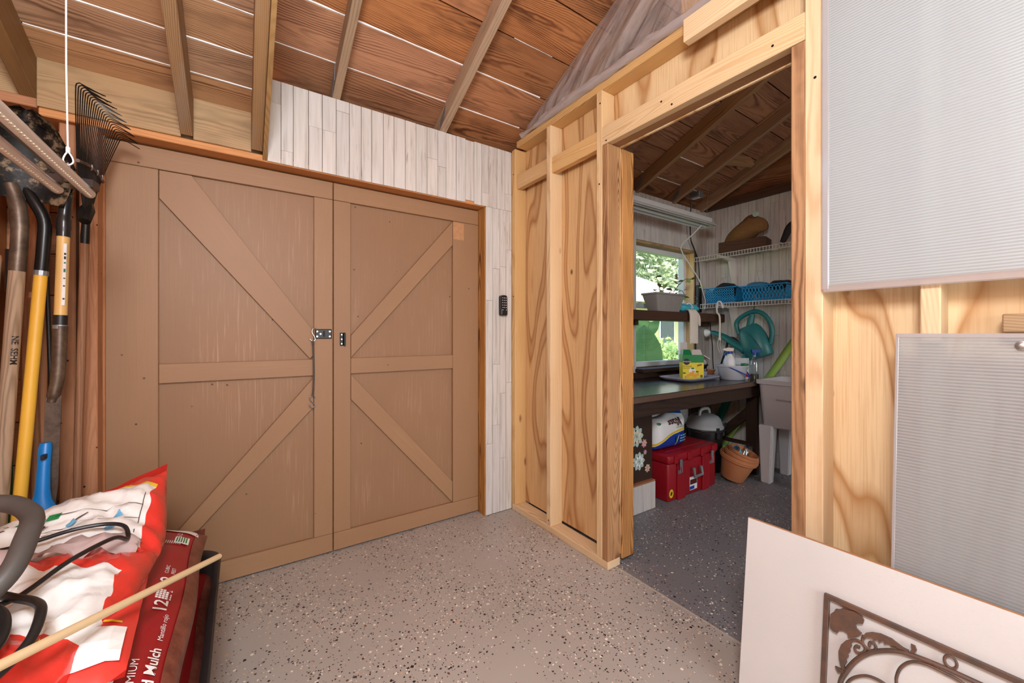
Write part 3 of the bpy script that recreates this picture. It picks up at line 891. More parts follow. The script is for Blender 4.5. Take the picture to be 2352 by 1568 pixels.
# ---- stud partition
wp = thing('wall_partition', 'open stud partition of new pine and plywood with a doorway', None, kind='structure')
XB = 1.567
def stud(mat, y0, y1, z0, z1, x0=XP, x1=XB, name='stud'):
    return plank(name, mat, wp, ((x0+x1)/2, (y0+y1)/2, z0), ((x0+x1)/2, (y0+y1)/2, z1), y1 - y0, x1 - x0, (0, 1, 0), 0.0025)
def rail(mat, y0, y1, z0, z1, x0=XP, x1=XB, name='plate'):
    return plank(name, mat, wp, ((x0+x1)/2, y0, (z0+z1)/2), ((x0+x1)/2, y1, (z0+z1)/2), z1 - z0, x1 - x0, (0, 0, 1), 0.0025)
rail(W['pine'], 1.349, 2.183, 0.0, 0.038, name='bottom_plate')
rail(W['pine'], -2.38, 0.566, 0.0, 0.038, name='bottom_plate')
rail(W['pine2'], 0.48, 2.13, 2.362, 2.400, name='top_plate')
rail(W['pine'], -2.38, 0.48, 2.362, 2.400, name='top_plate')
stud(W['pine2'], 2.147, 2.185, 0.038, 2.362)
stud(W['pine'], 1.785, 1.823, 0.038, 2.362)
stud(W['pine'], 1.387, 1.425, 0.038, 2.362, name='king_stud')
stud(W['jack'], 1.349, 1.387, 0.038, 2.084, name='jack_stud')
stud(W['jack'], 0.528, 0.566, 0.038, 2.084, name='jack_stud')
stud(W['pine'], 0.480, 0.5275, 0.038, 2.72, name='king_stud')
stud(W['pine'], 0.230, 0.268, 0.038, 2.362)
stud(W['pine'], -0.176, -0.138, 0.038, 2.362)
rail(W['pine'], 0.528, 1.387, 2.086, 2.175, x1=1.516, name='header')
rail(W['jack'], 0.528, 1.387, 2.087, 2.174, x0=1.518, name='header')
rail(W['pine2'], 1.8235, 2.1465, 2.100, 2.190, x0=1.492, x1=1.53, name='blocking')
rail(W['pine2'], 1.4255, 1.7845, 2.085, 2.176, x0=1.488, x1=1.526, name='blocking')
rail(W['fascia'], -0.138, 0.133, 1.155, 1.199, x0=1.50, name='blocking')
rail(W['pine'], 0.528, 0.925, 2.300, 2.390, x0=1.440, x1=1.4775, name='upper_rail')
plank('gable_stud', W['pine2'], wp, (1.60, 0.98, 2.401), (1.60, 0.98, 2.85), 0.09, 0.038, (0, 1, 0), 0.002)
def ply(mat, y0, y1, z0, z1, horiz=False):
    x = XB + 0.0065
    if horiz: plank('plywood_panel', mat, wp, (x, y0, (z0+z1)/2), (x, y1, (z0+z1)/2), z1 - z0, 0.012, (0, 0, 1), 0.0008)
    else: plank('plywood_panel', mat, wp, (x, (y0+y1)/2, z0), (x, (y0+y1)/2, z1), y1 - y0, 0.012, (0, 1, 0), 0.0008)
ply(W['plywood2'], 1.80, 2.185, 0.045, 2.39)
ply(W['plywood2'], 1.355, 1.798, 0.050, 2.39)
ply(W['plywood'], 0.53, 1.353, 2.082, 2.39)
ply(W['plywood'], -0.70, 0.560, 0.04, 2.39)
ply(W['plywood'], -2.38, -0.702, 0.04, 2.39)
# doubled post on the potting-room side of the opening, hung just off the floor
plank('door_lining', W['jack'], wp, (1.626, 1.368, 0.022), (1.626, 1.368, 2.084), 0.038, 0.089, (0, 1, 0), 0.004)
# screws and marks
for y, z in ((1.36, 2.10), (0.62, 2.12), (1.05, 2.14), (1.0, 2.105), (0.50, 1.95), (1.405, 1.9), (1.40, 2.3), (2.166, 2.2), (2.166, 1.4), (1.804, 0.07)):
    bm = new(); tube(bm, [(XP + 0.004, y, z), (XP - 0.0012, y, z)], 0.0042, 8)
    obj('screw_head', bm, W['blackmetal'], wp)
bm = quads([(0.014*(k % 2) + rnd.uniform(0, 0.003), 0.0045*k, 0.014*(k % 2) + 0.010, 0.0045*k + 0.0025) for k in range(9)])
o = decal('lumber_stamp', bm, plain('faded_stamp', srgb(120, 96, 74), 0.8), wp, lambda u, v: V((XP + 0.004 + u, 0.4792, 0.455 + v + u*0.6)))
o['kind'] = 'stuff'

# ---- doors: a pair of brown braced plank doors
YD = 2.270
def door(name, label, X0, X1, xs0, xs1, braces, zr):
    d = thing(name, label, None, ((X0 + X1)/2, YD + 0.02, 0.0), kind='structure')
    def b(nm, a, bb, w, up=(0, 0, 1), mat='door', th=0.018, y=YD + 0.009):
        return plank(nm, W[mat], d, (a[0], y, a[1]), (bb[0], y, bb[1]), w, th, up, 0.002)
    zt = 1.950
    b('panel', ((X0+X1)/2, 0.012), ((X0+X1)/2, 1.945), X1 - X0 - 0.004, (1, 0, 0), 'doorpanel', 0.012, YD + 0.0245)
    b('top_rail', (X0, (zt + 1.860)/2), (X1, (zt + 1.860)/2), zt - 1.860)
    b('bottom_rail', (X0, 0.056), (X1, 0.056), 0.092)
    b('stile', ((X0 + xs0)/2, 0.1035), ((X0 + xs0)/2, 1.8585), xs0 - X0, (1, 0, 0))
    b('stile', ((X1 + xs1)/2, 0.1035), ((X1 + xs1)/2, 1.8585), X1 - xs1, (1, 0, 0))
    b('middle_rail', (xs0 + 0.001, 0.981), (xs1 - 0.001, 0.981), 0.084)
    for poly, dr in braces:
        board_poly('brace', W['door'], d, [(x, YD + 0.001, z) for x, z in poly], (0, 0.016, 0), (dr[0], 0, dr[1]), (-dr[1], 0, dr[0]), 0.0015)
    return d
d1 = door('door_1', 'left leaf of the brown braced double door', -0.465, 0.3975, -0.296, 0.308,
     [([(-0.294, 1.857), (-0.184, 1.857), (0.306, 1.168), (0.306, 1.045), (0.29, 1.026), (-0.294, 1.737)], (0.49, -0.69)),
      ([(0.306, 0.927), (0.306, 0.777), (-0.294, 0.128), (-0.294, 0.213)], (0.6, 0.68))], 0)
d2 = door('door_2', 'right leaf of the brown braced double door', 0.4015, 1.272, 0.487, 1.092,
     [([(1.090, 1.853), (1.090, 1.707), (0.489, 1.026), (0.489, 1.145)], (0.6, 0.70)),
      ([(0.489, 0.935), (0.489, 0.80), (1.088, 0.106), (1.090, 0.234)], (0.6, -0.69))], 0)
# hasp on the left leaf, keeper on the right leaf
bm = bx((0.312, YD - 0.004, 1.128), (0.392, YD, 1.178), 0.003)
hp = obj('hasp_plate', bm, W['blackmetal'], d1, world=True)
for x, z in ((0.322, 1.166), (0.322, 1.140), (0.382, 1.166), (0.382, 1.140), (0.338, 1.153)):
    bm = new(); tube(bm, [(x, YD - 0.004, z), (x, YD - 0.0065, z)], 0.0048, 8)
    obj('screw', bm, W['steel'], hp, world=True)
obj('staple', bx((0.352, YD - 0.012, 1.138), (0.358, YD - 0.003, 1.168), 0.002), W['blackmetal'], hp, world=True)
bm = bx((0.432, YD - 0.006, 1.090), (0.448, YD, 1.160), 0.002); box(bm, (0.448, YD - 0.020, 1.090), (0.458, YD, 1.160), 0.003)
kp = obj('latch_keeper', bm, W['blackmetal'], d2, world=True)
for z in (1.101, 1.125, 1.149):
    bm = new(); tube(bm, [(0.440, YD - 0.006, z), (0.440, YD - 0.0085, z)], 0.004, 8)
    obj('screw', bm, W['steel'], kp, world=True)
obj('bare_patch', bx((1.093, YD - 0.0012, 1.745), (1.168, YD, 1.852), 0.0008), plain('bare_wood_patch', srgb(178, 130, 88), 0.7, var=0.25, vs=40), d2, world=True)

# ---- window in the potting room
wi = thing('window_1', 'white framed window with a view of the garden', None, ((2.722+3.6)/2, 2.25, 0.86), kind='structure')
for a, b in (((2.722, 2.19, 1.928), (3.600, 2.33, 1.950)), ((2.722, 2.19, 0.862), (2.742, 2.33, 1.928)), ((3.580, 2.19, 0.862), (3.600, 2.33, 1.928))):
    c = [(p+q)/2 for p, q in zip(a, b)]
    if b[0]-a[0] > 0.5: plank('reveal', W['fascia'], wi, (a[0], c[1], c[2]), (b[0], c[1], c[2]), b[2]-a[2], b[1]-a[1], (0, 0, 1))
    else: plank('reveal', W['pine'], wi, (c[0], c[1], a[2]), (c[0], c[1], b[2]), b[1]-a[1], b[0]-a[0], (0, 1, 0))
fr0, fr1, zz0, zz1 = 2.742, 3.580, 0.866, 1.928
bm = new()
t = 0.042
for a, b in (((fr0, 2.265, zz0), (fr0+t, 2.325, zz1)), ((fr1-t, 2.265, zz0), (fr1, 2.325, zz1)), ((fr0+t, 2.265, zz0), (fr1-t, 2.325, zz0+t)), ((fr0+t, 2.265, zz1-t), (fr1-t, 2.325, zz1))):
    box(bm, a, b, 0.003)
obj('window_frame', bm, W['vinyl'], wi, world=True)
bm = bx((fr0+t, 2.272, 1.385), (fr1-t, 2.318, 1.425), 0.003)
obj('meeting_rail', bm, W['vinyl'], wi, world=True)
for z0, z1, y in ((zz0+t, 1.385, 2.290), (1.425, zz1-t, 2.305)):
    obj('pane', bx((fr0+t, y, z0), (fr1-t, y+0.003, z1)), W['clear'], wi, world=True)
for x in (2.86, 3.38):
    obj('sash_lock', bx((x, 2.258, 1.425), (x+0.05, 2.272, 1.437), 0.003), W['white_plastic'], wi, world=True)
obj('sill', bx((2.722, 2.10, 0.835), (3.60, 2.265, 0.864), 0.003), W['counter_wood'], wi, world=True)
# ------------------------------------------------------------------ things in the near room
# closing pieces behind the doors and over the roof step
obj('threshold', bx((-0.46, 2.312, 0.0), (1.28, 2.345, 0.03)), W['jack'], wb)
obj('meeting_strip', bx((0.37, 2.303, 0.01), (0.43, 2.318, 1.95)), W['doorpanel'], d1, world=True)
obj('head_stop', bx((-0.46, 2.305, 1.92), (1.28, 2.34, 1.957)), W['jack'], wb)
zr_lo, zr_hi = z_lo(-0.1), z_hi(-0.1)
bm = new()
prism(bm, [(0.2, z_lo(0.2) - 0.03), (0.2, z_hi(0.2) + 0.04), (-0.1, zr_hi + 0.04), (-2.6, zr_hi + 0.04 - SL*2.5), (-2.6, zr_lo - 0.03 - SL*2.5), (-0.1, zr_lo - 0.03)], 0.017, lambda u, v, w: (0.081 + w, u, v))
obj('step_board', bm, W['fascia'], ce)

# ---- lock box by the door
kb = thing('key_lock_box', 'small black push-button key box on the whitewashed wall', 'lock box', (1.3995, YW, 1.272))
bm = new()
prism(bm, [(x, z + 0.078) for x, z in rrect(0.046, 0.106, 0.014)], 0.030, lambda u, v, w: (u, -w, v))
obj('body', bm, W['black'], kb)
bm = bx((-0.026, -0.034, 0.0), (0.026, 0.0, 0.048), 0.008, 2)
obj('lower_cover', bm, W['black'], kb)
for k in range(6):
    for x in (-0.013, 0.0, 0.013):
        if k in (0,) and x == 0: continue
        bm = new(); lathe(bm, [(0.0026, 0), (0.0026, 0.0022), (0.0, 0.003)], 8)
        o = obj('button', bm, W['white_plastic'], kb, (x, -0.030 if k > 1 else -0.0335, 0.036 + k*0.0155), (PI/2, 0, 0))

# ---- rubber strap with two wire hooks
st = thing('tarp_strap', 'black rubber strap with steel S-hooks hanging from the left door latch', 'strap', (0.300, YD - 0.016, 0.78))
bm = new(); tube(bm, smooth_pts([(0.001, 0, 0.338), (0.003, 0, 0.28), (0.005, -0.001, 0.17), (0.002, 0, 0.08), (-0.001, 0, 0.056)], 5), [0.0055]*3 + [0.0042]*15 + [0.0055]*3, 8)
obj('strap', bm, W['rubber'], st)
bm = new(); tube(bm, smooth_pts([(0.020, 0.008, 0.386), (0.012, 0.004, 0.402), (0.0, 0, 0.398), (-0.003, 0, 0.380), (0.008, 0, 0.358), (0.010, 0, 0.342), (-0.001, 0, 0.336), (-0.014, 0, 0.348)], 5), 0.0022, 6)
obj('hook', bm, W['steel'], st)
bm = new(); tube(bm, smooth_pts([(0.012, 0, 0.050), (0.002, 0, 0.058), (-0.012, 0, 0.052), (-0.010, 0, 0.035), (0.004, 0, 0.020), (0.009, 0, 0.006), (-0.002, 0, -0.002), (-0.014, 0, 0.006), (-0.012, 0, 0.014)], 5), 0.0022, 6)
obj('hook', bm, W['galv'], st)

# ---- LED tube light hung on a cable
lt = thing('tube_light', 'twin clear-tube shop light hanging from a white cable at left', 'light fixture', (-0.375, 1.50, 1.545))
for dx in (0.022, -0.040):
    pts = [(dx, -0.95, 0.0), (dx, 0.085, 0.0), (dx, 0.095, 0.0), (dx, 0.104, 0.001)]
    bm = new(); tube(bm, pts, [0.0135, 0.0135, 0.012, 0.006], 14)
    tb = obj('tube', bm, W['led_tube'], lt, smooth=True)
    bm = new()
    for k in range(74):
        y = -0.92 + k*0.0135
        box(bm, (0.0035 + dx, y, -0.0134), (0.0085 + dx, y + 0.006, -0.0108))
    o = obj('led_row', bm, W['led_chip'], tb); o['kind'] = 'stuff'
    bm = bx((dx - 0.006, -0.95, 0.005), (dx + 0.006, 0.08, 0.0065)); obj('led_board', bm, W['print_white'], tb)
bm = new()
prism(bm, [(x, y) for x, y in [(0.040, 0.10), (0.036, 0.112), (-0.01, 0.118), (-0.052, 0.105), (-0.058, 0.09), (-0.05, 0.06), (0.035, 0.06)]], 0.020, lambda u, v, w: (u, v, 0.012 + w))
obj('end_bracket', bm, plain('dark_chrome', srgb(60, 58, 58), 0.2, 0.8), lt)
obj('spine', bx((-0.02, -0.95, 0.014), (0.004, 0.07, 0.03), 0.004), plain('dark_chrome_spine', srgb(60, 58, 58), 0.25, 0.8), lt)
bm = new()
lp = smooth_pts([(0, 0, 0.075), (0.008, 0, 0.062), (0.009, 0, 0.05), (0.0, 0, 0.042), (-0.008, 0, 0.05), (-0.007, 0, 0.062)], 4, closed=True)
tube(bm, lp, 0.0018, 6, closed=True)
tube(bm, [(0, 0, 0.074), (0, 0, 0.088)], 0.0042, 8)
tube(bm, [(0, 0, 0.08), (-0.003, 0, 0.3), (-0.004, 0, 1.18)], 0.0019, 6)
obj('hanging_cable', bm, W['cord_white'], lt, (0.004, -0.005, 0.0))
bm = new(); tube(bm, smooth_pts([(0.0, 0, 0.048), (0.004, 0, 0.03), (0.0, 0, 0.016), (-0.004, 0, 0.03), (0.0, 0, 0.048)], 4), 0.0016, 6)
obj('cable_hook', bm, W['steel'], lt, (0.004, -0.005, 0.0))

# ---- garden tools standing heads-up in the corner
def shovel_head(w, h, dish, tip=0.5, n=9, m=13):
    """curved blade in XZ, base at z=0, growing upward, dish towards -y"""
    bm = new()
    rows = []
    for j in range(m):
        t = j/(m - 1)
        ww = w/2*(0.82 + 0.18*math.sin(PI*min(1, t*1.3))) * (1 if t < tip else math.sqrt(max(0.02, 1 - ((t - tip)/(1 - tip))**2.2)))
        rows.append([(ww*(2*i/(n-1) - 1), -dish*((2*i/(n-1) - 1)**2)*1.0 + dish*0.5*math.sin(PI*t) - 0.0, h*t) for i in range(n)])
    A = [[bm.verts.new(p) for p in r] for r in rows]
    for a, b in zip(A, A[1:]):
        for k in range(n - 1): bm.faces.new((a[k], a[k+1], b[k+1], b[k]))
    bmesh.ops.solidify(bm, geom=bm.faces[:], thickness=0.003)
    return bm

def tool(name, label, base, top, group='garden tools standing in the corner'):
    """empty at the floor; local +Z runs along the tool from base to top"""
    o = thing(name, label, 'garden tool', base, group=None)
    d = (V(top) - V(base))
    o.rotation_euler = V((0, 0, 1)).rotation_difference(d.normalized()).to_euler()
    return o, d.length

def rod(bm, z0, z1, r0, r1=None, seg=12, x=0, y=0):
    n = 6
    tube(bm, [(x, y, z0 + (z1 - z0)*i/n) for i in range(n + 1)], [r0 + ((r1 or r0) - r0)*i/n for i in range(n + 1)], seg)

def zwood(name, bm, mat, parent):
    """round wooden handle whose grain runs along local X: mesh built along Z is laid along X"""
    bm.transform(Matrix.Rotation(-PI/2, 4, 'Y').inverted())
    o = obj(name, bm, mat, parent, smooth=True)
    o.rotation_euler = (0, -PI/2, 0)
    return o

# wooden-handled shovel with muddy blade
s1, L = tool('shovel', 'muddy black shovel with a grey wooden handle, blade up', (-0.672, 1.985, 0.0), (-0.603, 2.01, 1.60))
bm = new(); rod(bm, 0.0, 1.37, 0.019, 0.0195); zwood('handle', bm, W['handle'], s1)
bm = new(); tube(bm, smooth_pts([(0, 0, 1.36), (0, 0, 1.48), (-0.004, 0, 1.54), (-0.015, 0.004, 1.60), (-0.03, 0.004, 1.645)], 4), [0.0205]*6 + [0.022]*6 + [0.021]*5, 12)
obj('socket', bm, W['brownsteel'], s1, smooth=True)
bm = shovel_head(0.225, 0.29, 0.04)
obj('blade', bm, W['mudblade'], s1, (-0.002, 0.0, 1.60), (math.radians(10), 0, math.radians(14)), smooth=60)
pr_ = obj('print', text_bm('NE  SEHM', 0.022, 'CENTER', 0.0006), W['print_black'], s1)
for v in pr_.data.vertices:
    a = (v.co.y)/0.0200 - 0.55
    v.co = V((0.0203*math.sin(a + 1.15), -0.0203*math.cos(a + 1.15), 1.10 - v.co.x))

# yellow fibreglass shovel
s2, L = tool('shovel', 'black steel shovel with a bright yellow handle, blade up', (-0.640, 1.990, 0.0), (-0.548, 2.02, 1.62))
bm = new(); rod(bm, 0.55, 1.37, 0.0165); rod(bm, 0.0, 0.55, 0.0105, 0.0165); obj('handle', bm, W['yellow'], s2, smooth=True)
bm = new(); tube(bm, smooth_pts([(0, 0, 1.36), (0, 0, 1.46), (-0.004, 0, 1.54), (-0.03, 0, 1.60), (-0.055, 0.01, 1.64)], 4), 0.0175, 12)
obj('socket', bm, W['blackmetal'], s2, smooth=True)
bm = new(); tube(bm, [(0, 0, 1.352), (0, 0, 1.368)], 0.0185, 12); obj('ferrule', bm, W['galv'], s2)
bm = shovel_head(0.20, 0.24, 0.035, 0.4)
obj('blade', bm, W['mudblade'], s2, (-0.035, 0.035, 1.62), (math.radians(14), 0, 0), smooth=60)

# narrow drain spade, blade down
s3, L = tool('drain_spade', 'narrow rusty spade with a tan handle, pointing down between the shovels', (-0.532, 2.000, 0.48), (-0.511, 2.03, 1.63))
bm = new(); rod(bm, 0.735, 1.02, 0.0165); obj('handle', bm, W['tan_handle'], s3, smooth=True)
bm = new(); rod(bm, 0.70, 0.737, 0.0185); obj('collar', bm, W['black'], s3, smooth=True)
bm = new(); rod(bm, 0.69, 0.703, 0.0195); obj('ferrule', bm, W['galv'], s3, smooth=True)
bm = new(); tube(bm, smooth_pts([(0, 0, 0.70), (0, 0, 0.60), (-0.002, 0, 0.52), (-0.010, 0, 0.46), (-0.014, 0, 0.44)], 4), [0.0195]*5 + [0.0188]*4 + [0.017]*4 + [0.012]*4, 12)
obj('socket', bm, W['brownsteel'], s3, smooth=True)
bm = new()
prism(bm, [(-0.020, 0.46), (-0.021, 0.16), (-0.014, 0.03), (-0.004, 0.0), (0.004, 0.01), (0.010, 0.06), (0.017, 0.16), (0.018, 0.46)], 0.004, lambda u, v, w: (u - 0.008, w - 0.002, v))
obj('blade', bm, W['rustblade'], s3)
bm = new(); tube(bm, smooth_pts([(0, 0, 1.01), (0, 0, 1.04), (0.0, 0, 1.08), (0.002, 0, 1.12), (0.004, 0, 1.155)], 4), [0.018]*4 + [0.0195]*4 + [0.017]*4 + [0.016]*5, 12)
obj('grip_socket', bm, plain('black_glossy_grip', srgb(44, 42, 41), 0.25, 0.3), s3, smooth=True)
o = obj('label', bx((0.004, -0.0175, 0.77), (0.0135, -0.0115, 0.985), 0.001), W['print_white'], s3)
lb = o
for z0, z1, m_ in ((0.945, 0.952, 'print_black'), (0.930, 0.940, 'print_black'), (0.915, 0.920, 'teal'), (0.885, 0.897, 'teal'), (0.862, 0.866, 'rustblade'), (0.835, 0.840, 'rustblade'), (0.790, 0.796, 'rustblade')):
    obj('label_mark', bx((0.0075, -0.0180, z0), (0.0125, -0.0174, z1)), W[m_], lb)

# leaf rake, fan across the wall, tines curling towards the doors
rk = thing('leaf_rake', 'black wire leaf rake hung tines-up beside the brown door', 'rake', (-0.500, 2.06, 0.0))
bm = new(); tube(bm, [(0.0, 0.02, 0.0), (0.015, 0.0, 0.8), (0.045, -0.06, 1.50)], [0.0115]*3, 10); zwood('handle', bm, W['handle_red'], rk)
bm = new(); tube(bm, [(0.044, -0.058, 1.47), (0.052, -0.074, 1.58)], [0.0125, 0.0105], 10); obj('ferrule', bm, W['blackmetal'], rk, smooth=True)
hub = V((0.052, -0.074, 1.56))
NT = 24
clipA = []
for k in range(NT):
    t = k/(NT - 1)
    tipy = 1.655 + t*0.505 - 2.06
    zt = 1.885 + 0.018*math.sin(PI*t) + 0.012*t
    bend = V((0.103, tipy, zt - 0.015 + 0.03*t))
    hb = hub + V((0.0, (t - 0.5)*0.05, 0))
    m1 = hb.lerp(bend, 0.45) + V((-0.006, 0, 0))
    pts = [hb, m1, hb.lerp(bend, 0.93), bend + V((0.006, 0, 0.004)), bend + V((0.020, 0.002, 0.002)), bend + V((0.058, 0.006, -0.012 + 0.006*math.sin(k*2.1)))]
    bm = new(); tube(bm, smooth_pts(pts, 3), 0.0016, 5)
    obj('tine', bm, W['blackmetal'], rk)
    clipA.append(m1)
bm = new(); tube(bm, smooth_pts([clipA[0] + V((0.002, -0.01, 0)), clipA[NT//3] + V((0.004, 0, 0.005)), clipA[2*NT//3] + V((0.004, 0, 0.005)), clipA[-1] + V((0.002, 0.01, 0))], 5), 0.006, 6)
obj('clip_bar', bm, W['rustblade'], rk)
for q in (0.35, 0.62, 0.85):
    p = clipA[int(q*(NT - 1))]
    bm = new(); tube(bm, [p + V((0.012, -0.004, -0.01)), p + V((0.013, 0.002, 0.0)), p + V((0.012, 0.004, 0.010))], 0.0022, 6)
    obj('clip', bm, W['steel'], rk)
bm = new(); tube(bm, [hub + V((0, -0.02, -0.02)), hub + V((0.0, 0.0, 0.02)), hub + V((0, 0.03, 0.05))], [0.016, 0.022, 0.012], 8); obj('hub', bm, W['blackmetal'], rk, smooth=True)

# plain poles and a hoe behind
for nm, lab, b, t, r, mt in (
    ('hoe_handle', 'dark brown wooden pole behind the yellow shovel handle', (-0.612, 2.17, 0.0), (-0.598, 2.17, 1.66), 0.014, 'oldstud'),
    ('thin_pole', 'thin black pole between the yellow handle and rusty spade', (-0.548, 2.13, 0.0), (-0.585, 2.14, 1.42), 0.0065, 'black'),
    ('broom_handle', 'short brown wooden pole rising out of the blue scoop', (-0.590, 2.09, 0.0), (-0.615, 2.13, 1.30), 0.0125, 'handle_red'),
    ('grey_pole', 'weathered grey wooden pole at the far left edge', (-0.765, 2.08, 0.0), (-0.690, 2.10, 1.42), 0.017, 'handle')):
    o, L = tool(nm, lab, b, t)
    bm = new(); rod(bm, 0.0, L - 0.02, r, r*0.95)
    if mt == 'black': obj('shaft', bm, W[mt], o, smooth=True)
    else: zwood('shaft', bm, W[mt], o)
    bm = new(); rod(bm, L - 0.02, L, r*0.97, r*0.8); obj('end_cap', bm, W['black'] if mt == 'black' else W['oldstud'], o, smooth=True)
o, L = tool('gripped_tool', 'black gripped tool with red and green bands behind the wooden shovel', (-0.690, 2.15, 0.0), (-0.672, 2.17, 1.45))
bm = new(); rod(bm, 1.30, 1.45, 0.018, 0.02); obj('grip', bm, W['black'], o, smooth=True)
bm = new(); rod(bm, 1.24, 1.30, 0.013); obj('red_band', bm, W['print_red'], o, smooth=True)
bm = new(); rod(bm, 0.0, 1.24, 0.012); obj('shaft', bm, W['print_green'], o, smooth=True)

# blue plastic scoop
bs = thing('plastic_scoop', 'bright blue plastic scoop with a hollow handle among the tools', 'scoop', (-0.548, 1.965, 0.40))
bm = new()
sec = []
for z, w, d, dy in ((0.0, 0.11, 0.02, -0.012), (0.06, 0.108, 0.022, -0.01), (0.13, 0.100, 0.026, -0.006), (0.17, 0.074, 0.026, 0), (0.20, 0.046, 0.022, 0.004), (0.23, 0.036, 0.020, 0.008), (0.31, 0.031, 0.019, 0.02), (0.368, 0.033, 0.018, 0.03), (0.385, 0.028, 0.014, 0.034)):
    sec.append([(w/2*math.cos(2*PI*k/16) + (0.0 if z > 0.2 else 0.0), dy + d*math.sin(2*PI*k/16)*0.8, z) for k in range(16)])
loft(bm, sec)
obj('body', bm, W['blue_plastic'], bs, smooth=60)
bm = bx((-0.005, -0.019, 0.335), (0.006, 0.02, 0.352), 0.002); obj('hanging_slot', bm, W['black'], bs, (0.004, 0.012, 0))
bm = new(); prism(bm, [(0.0, 0.0), (0.058, 0.0), (0.058, 0.14), (0.03, 0.15)], 0.006, lambda u, v, w: (u, 0.012 + w, v)); obj('side_wall', bm, plain('blue_plastic_deep', srgb(4, 84, 150), 0.4), bs)

# ---- black tub with bags
tb = thing('black_tub', 'scuffed black plastic tub under the stacked mulch bags', 'tub', (-0.365, 1.41, 0.0))
bm = new()
rings = []
for z, w, l in ((0.0, 0.48, 0.88), (0.02, 0.50, 0.90), (0.29, 0.575, 1.0), (0.31, 0.60, 1.03), (0.33, 0.605, 1.035), (0.335, 0.595, 1.02), (0.325, 0.565, 0.985), (0.03, 0.49, 0.88)):
    rings.append([(x, y, z) for x, y in rrect(w, l, 0.11, 6)])
loft(bm, rings)
obj('shell', bm, W['tub'], tb, smooth=60)

def bag_mesh(L, Wd, H, zf, nu=36, nv=22, seam=0.004):
    """closed pillow: zf(u,v) -> (top, bottom) heights, u along length, v across"""
    bm = new()
    T = [[None]*(nv+1) for _ in range(nu+1)]; B = [[None]*(nv+1) for _ in range(nu+1)]
    for i in range(nu+1):
        for j in range(nv+1):
            u, v = 2*i/nu - 1, 2*j/nv - 1
            x, y, t, b = zf(u, v)
            edge = i in (0, nu) or j in (0, nv)
            T[i][j] = bm.verts.new((x, y, t))
            B[i][j] = T[i][j] if edge else bm.verts.new((x, y, b))
    for i in range(nu):
        for j in range(nv):
            bm.faces.new((T[i][j], T[i+1][j], T[i+1][j+1], T[i][j+1]))
            q = (B[i][j], B[i][j+1], B[i+1][j+1], B[i+1][j])
            if len(set(q)) == 4 and not all(a is b for a, b in zip(q, (T[i][j], T[i][j+1], T[i+1][j+1], T[i+1][j]))):
                try: bm.faces.new(q)
                except ValueError: pass
    return bm

def puff(u, v, p=4.0, q=0.55):
    return ((max(0, 1 - abs(u)**p))*(max(0, 1 - abs(v)**p)))**q

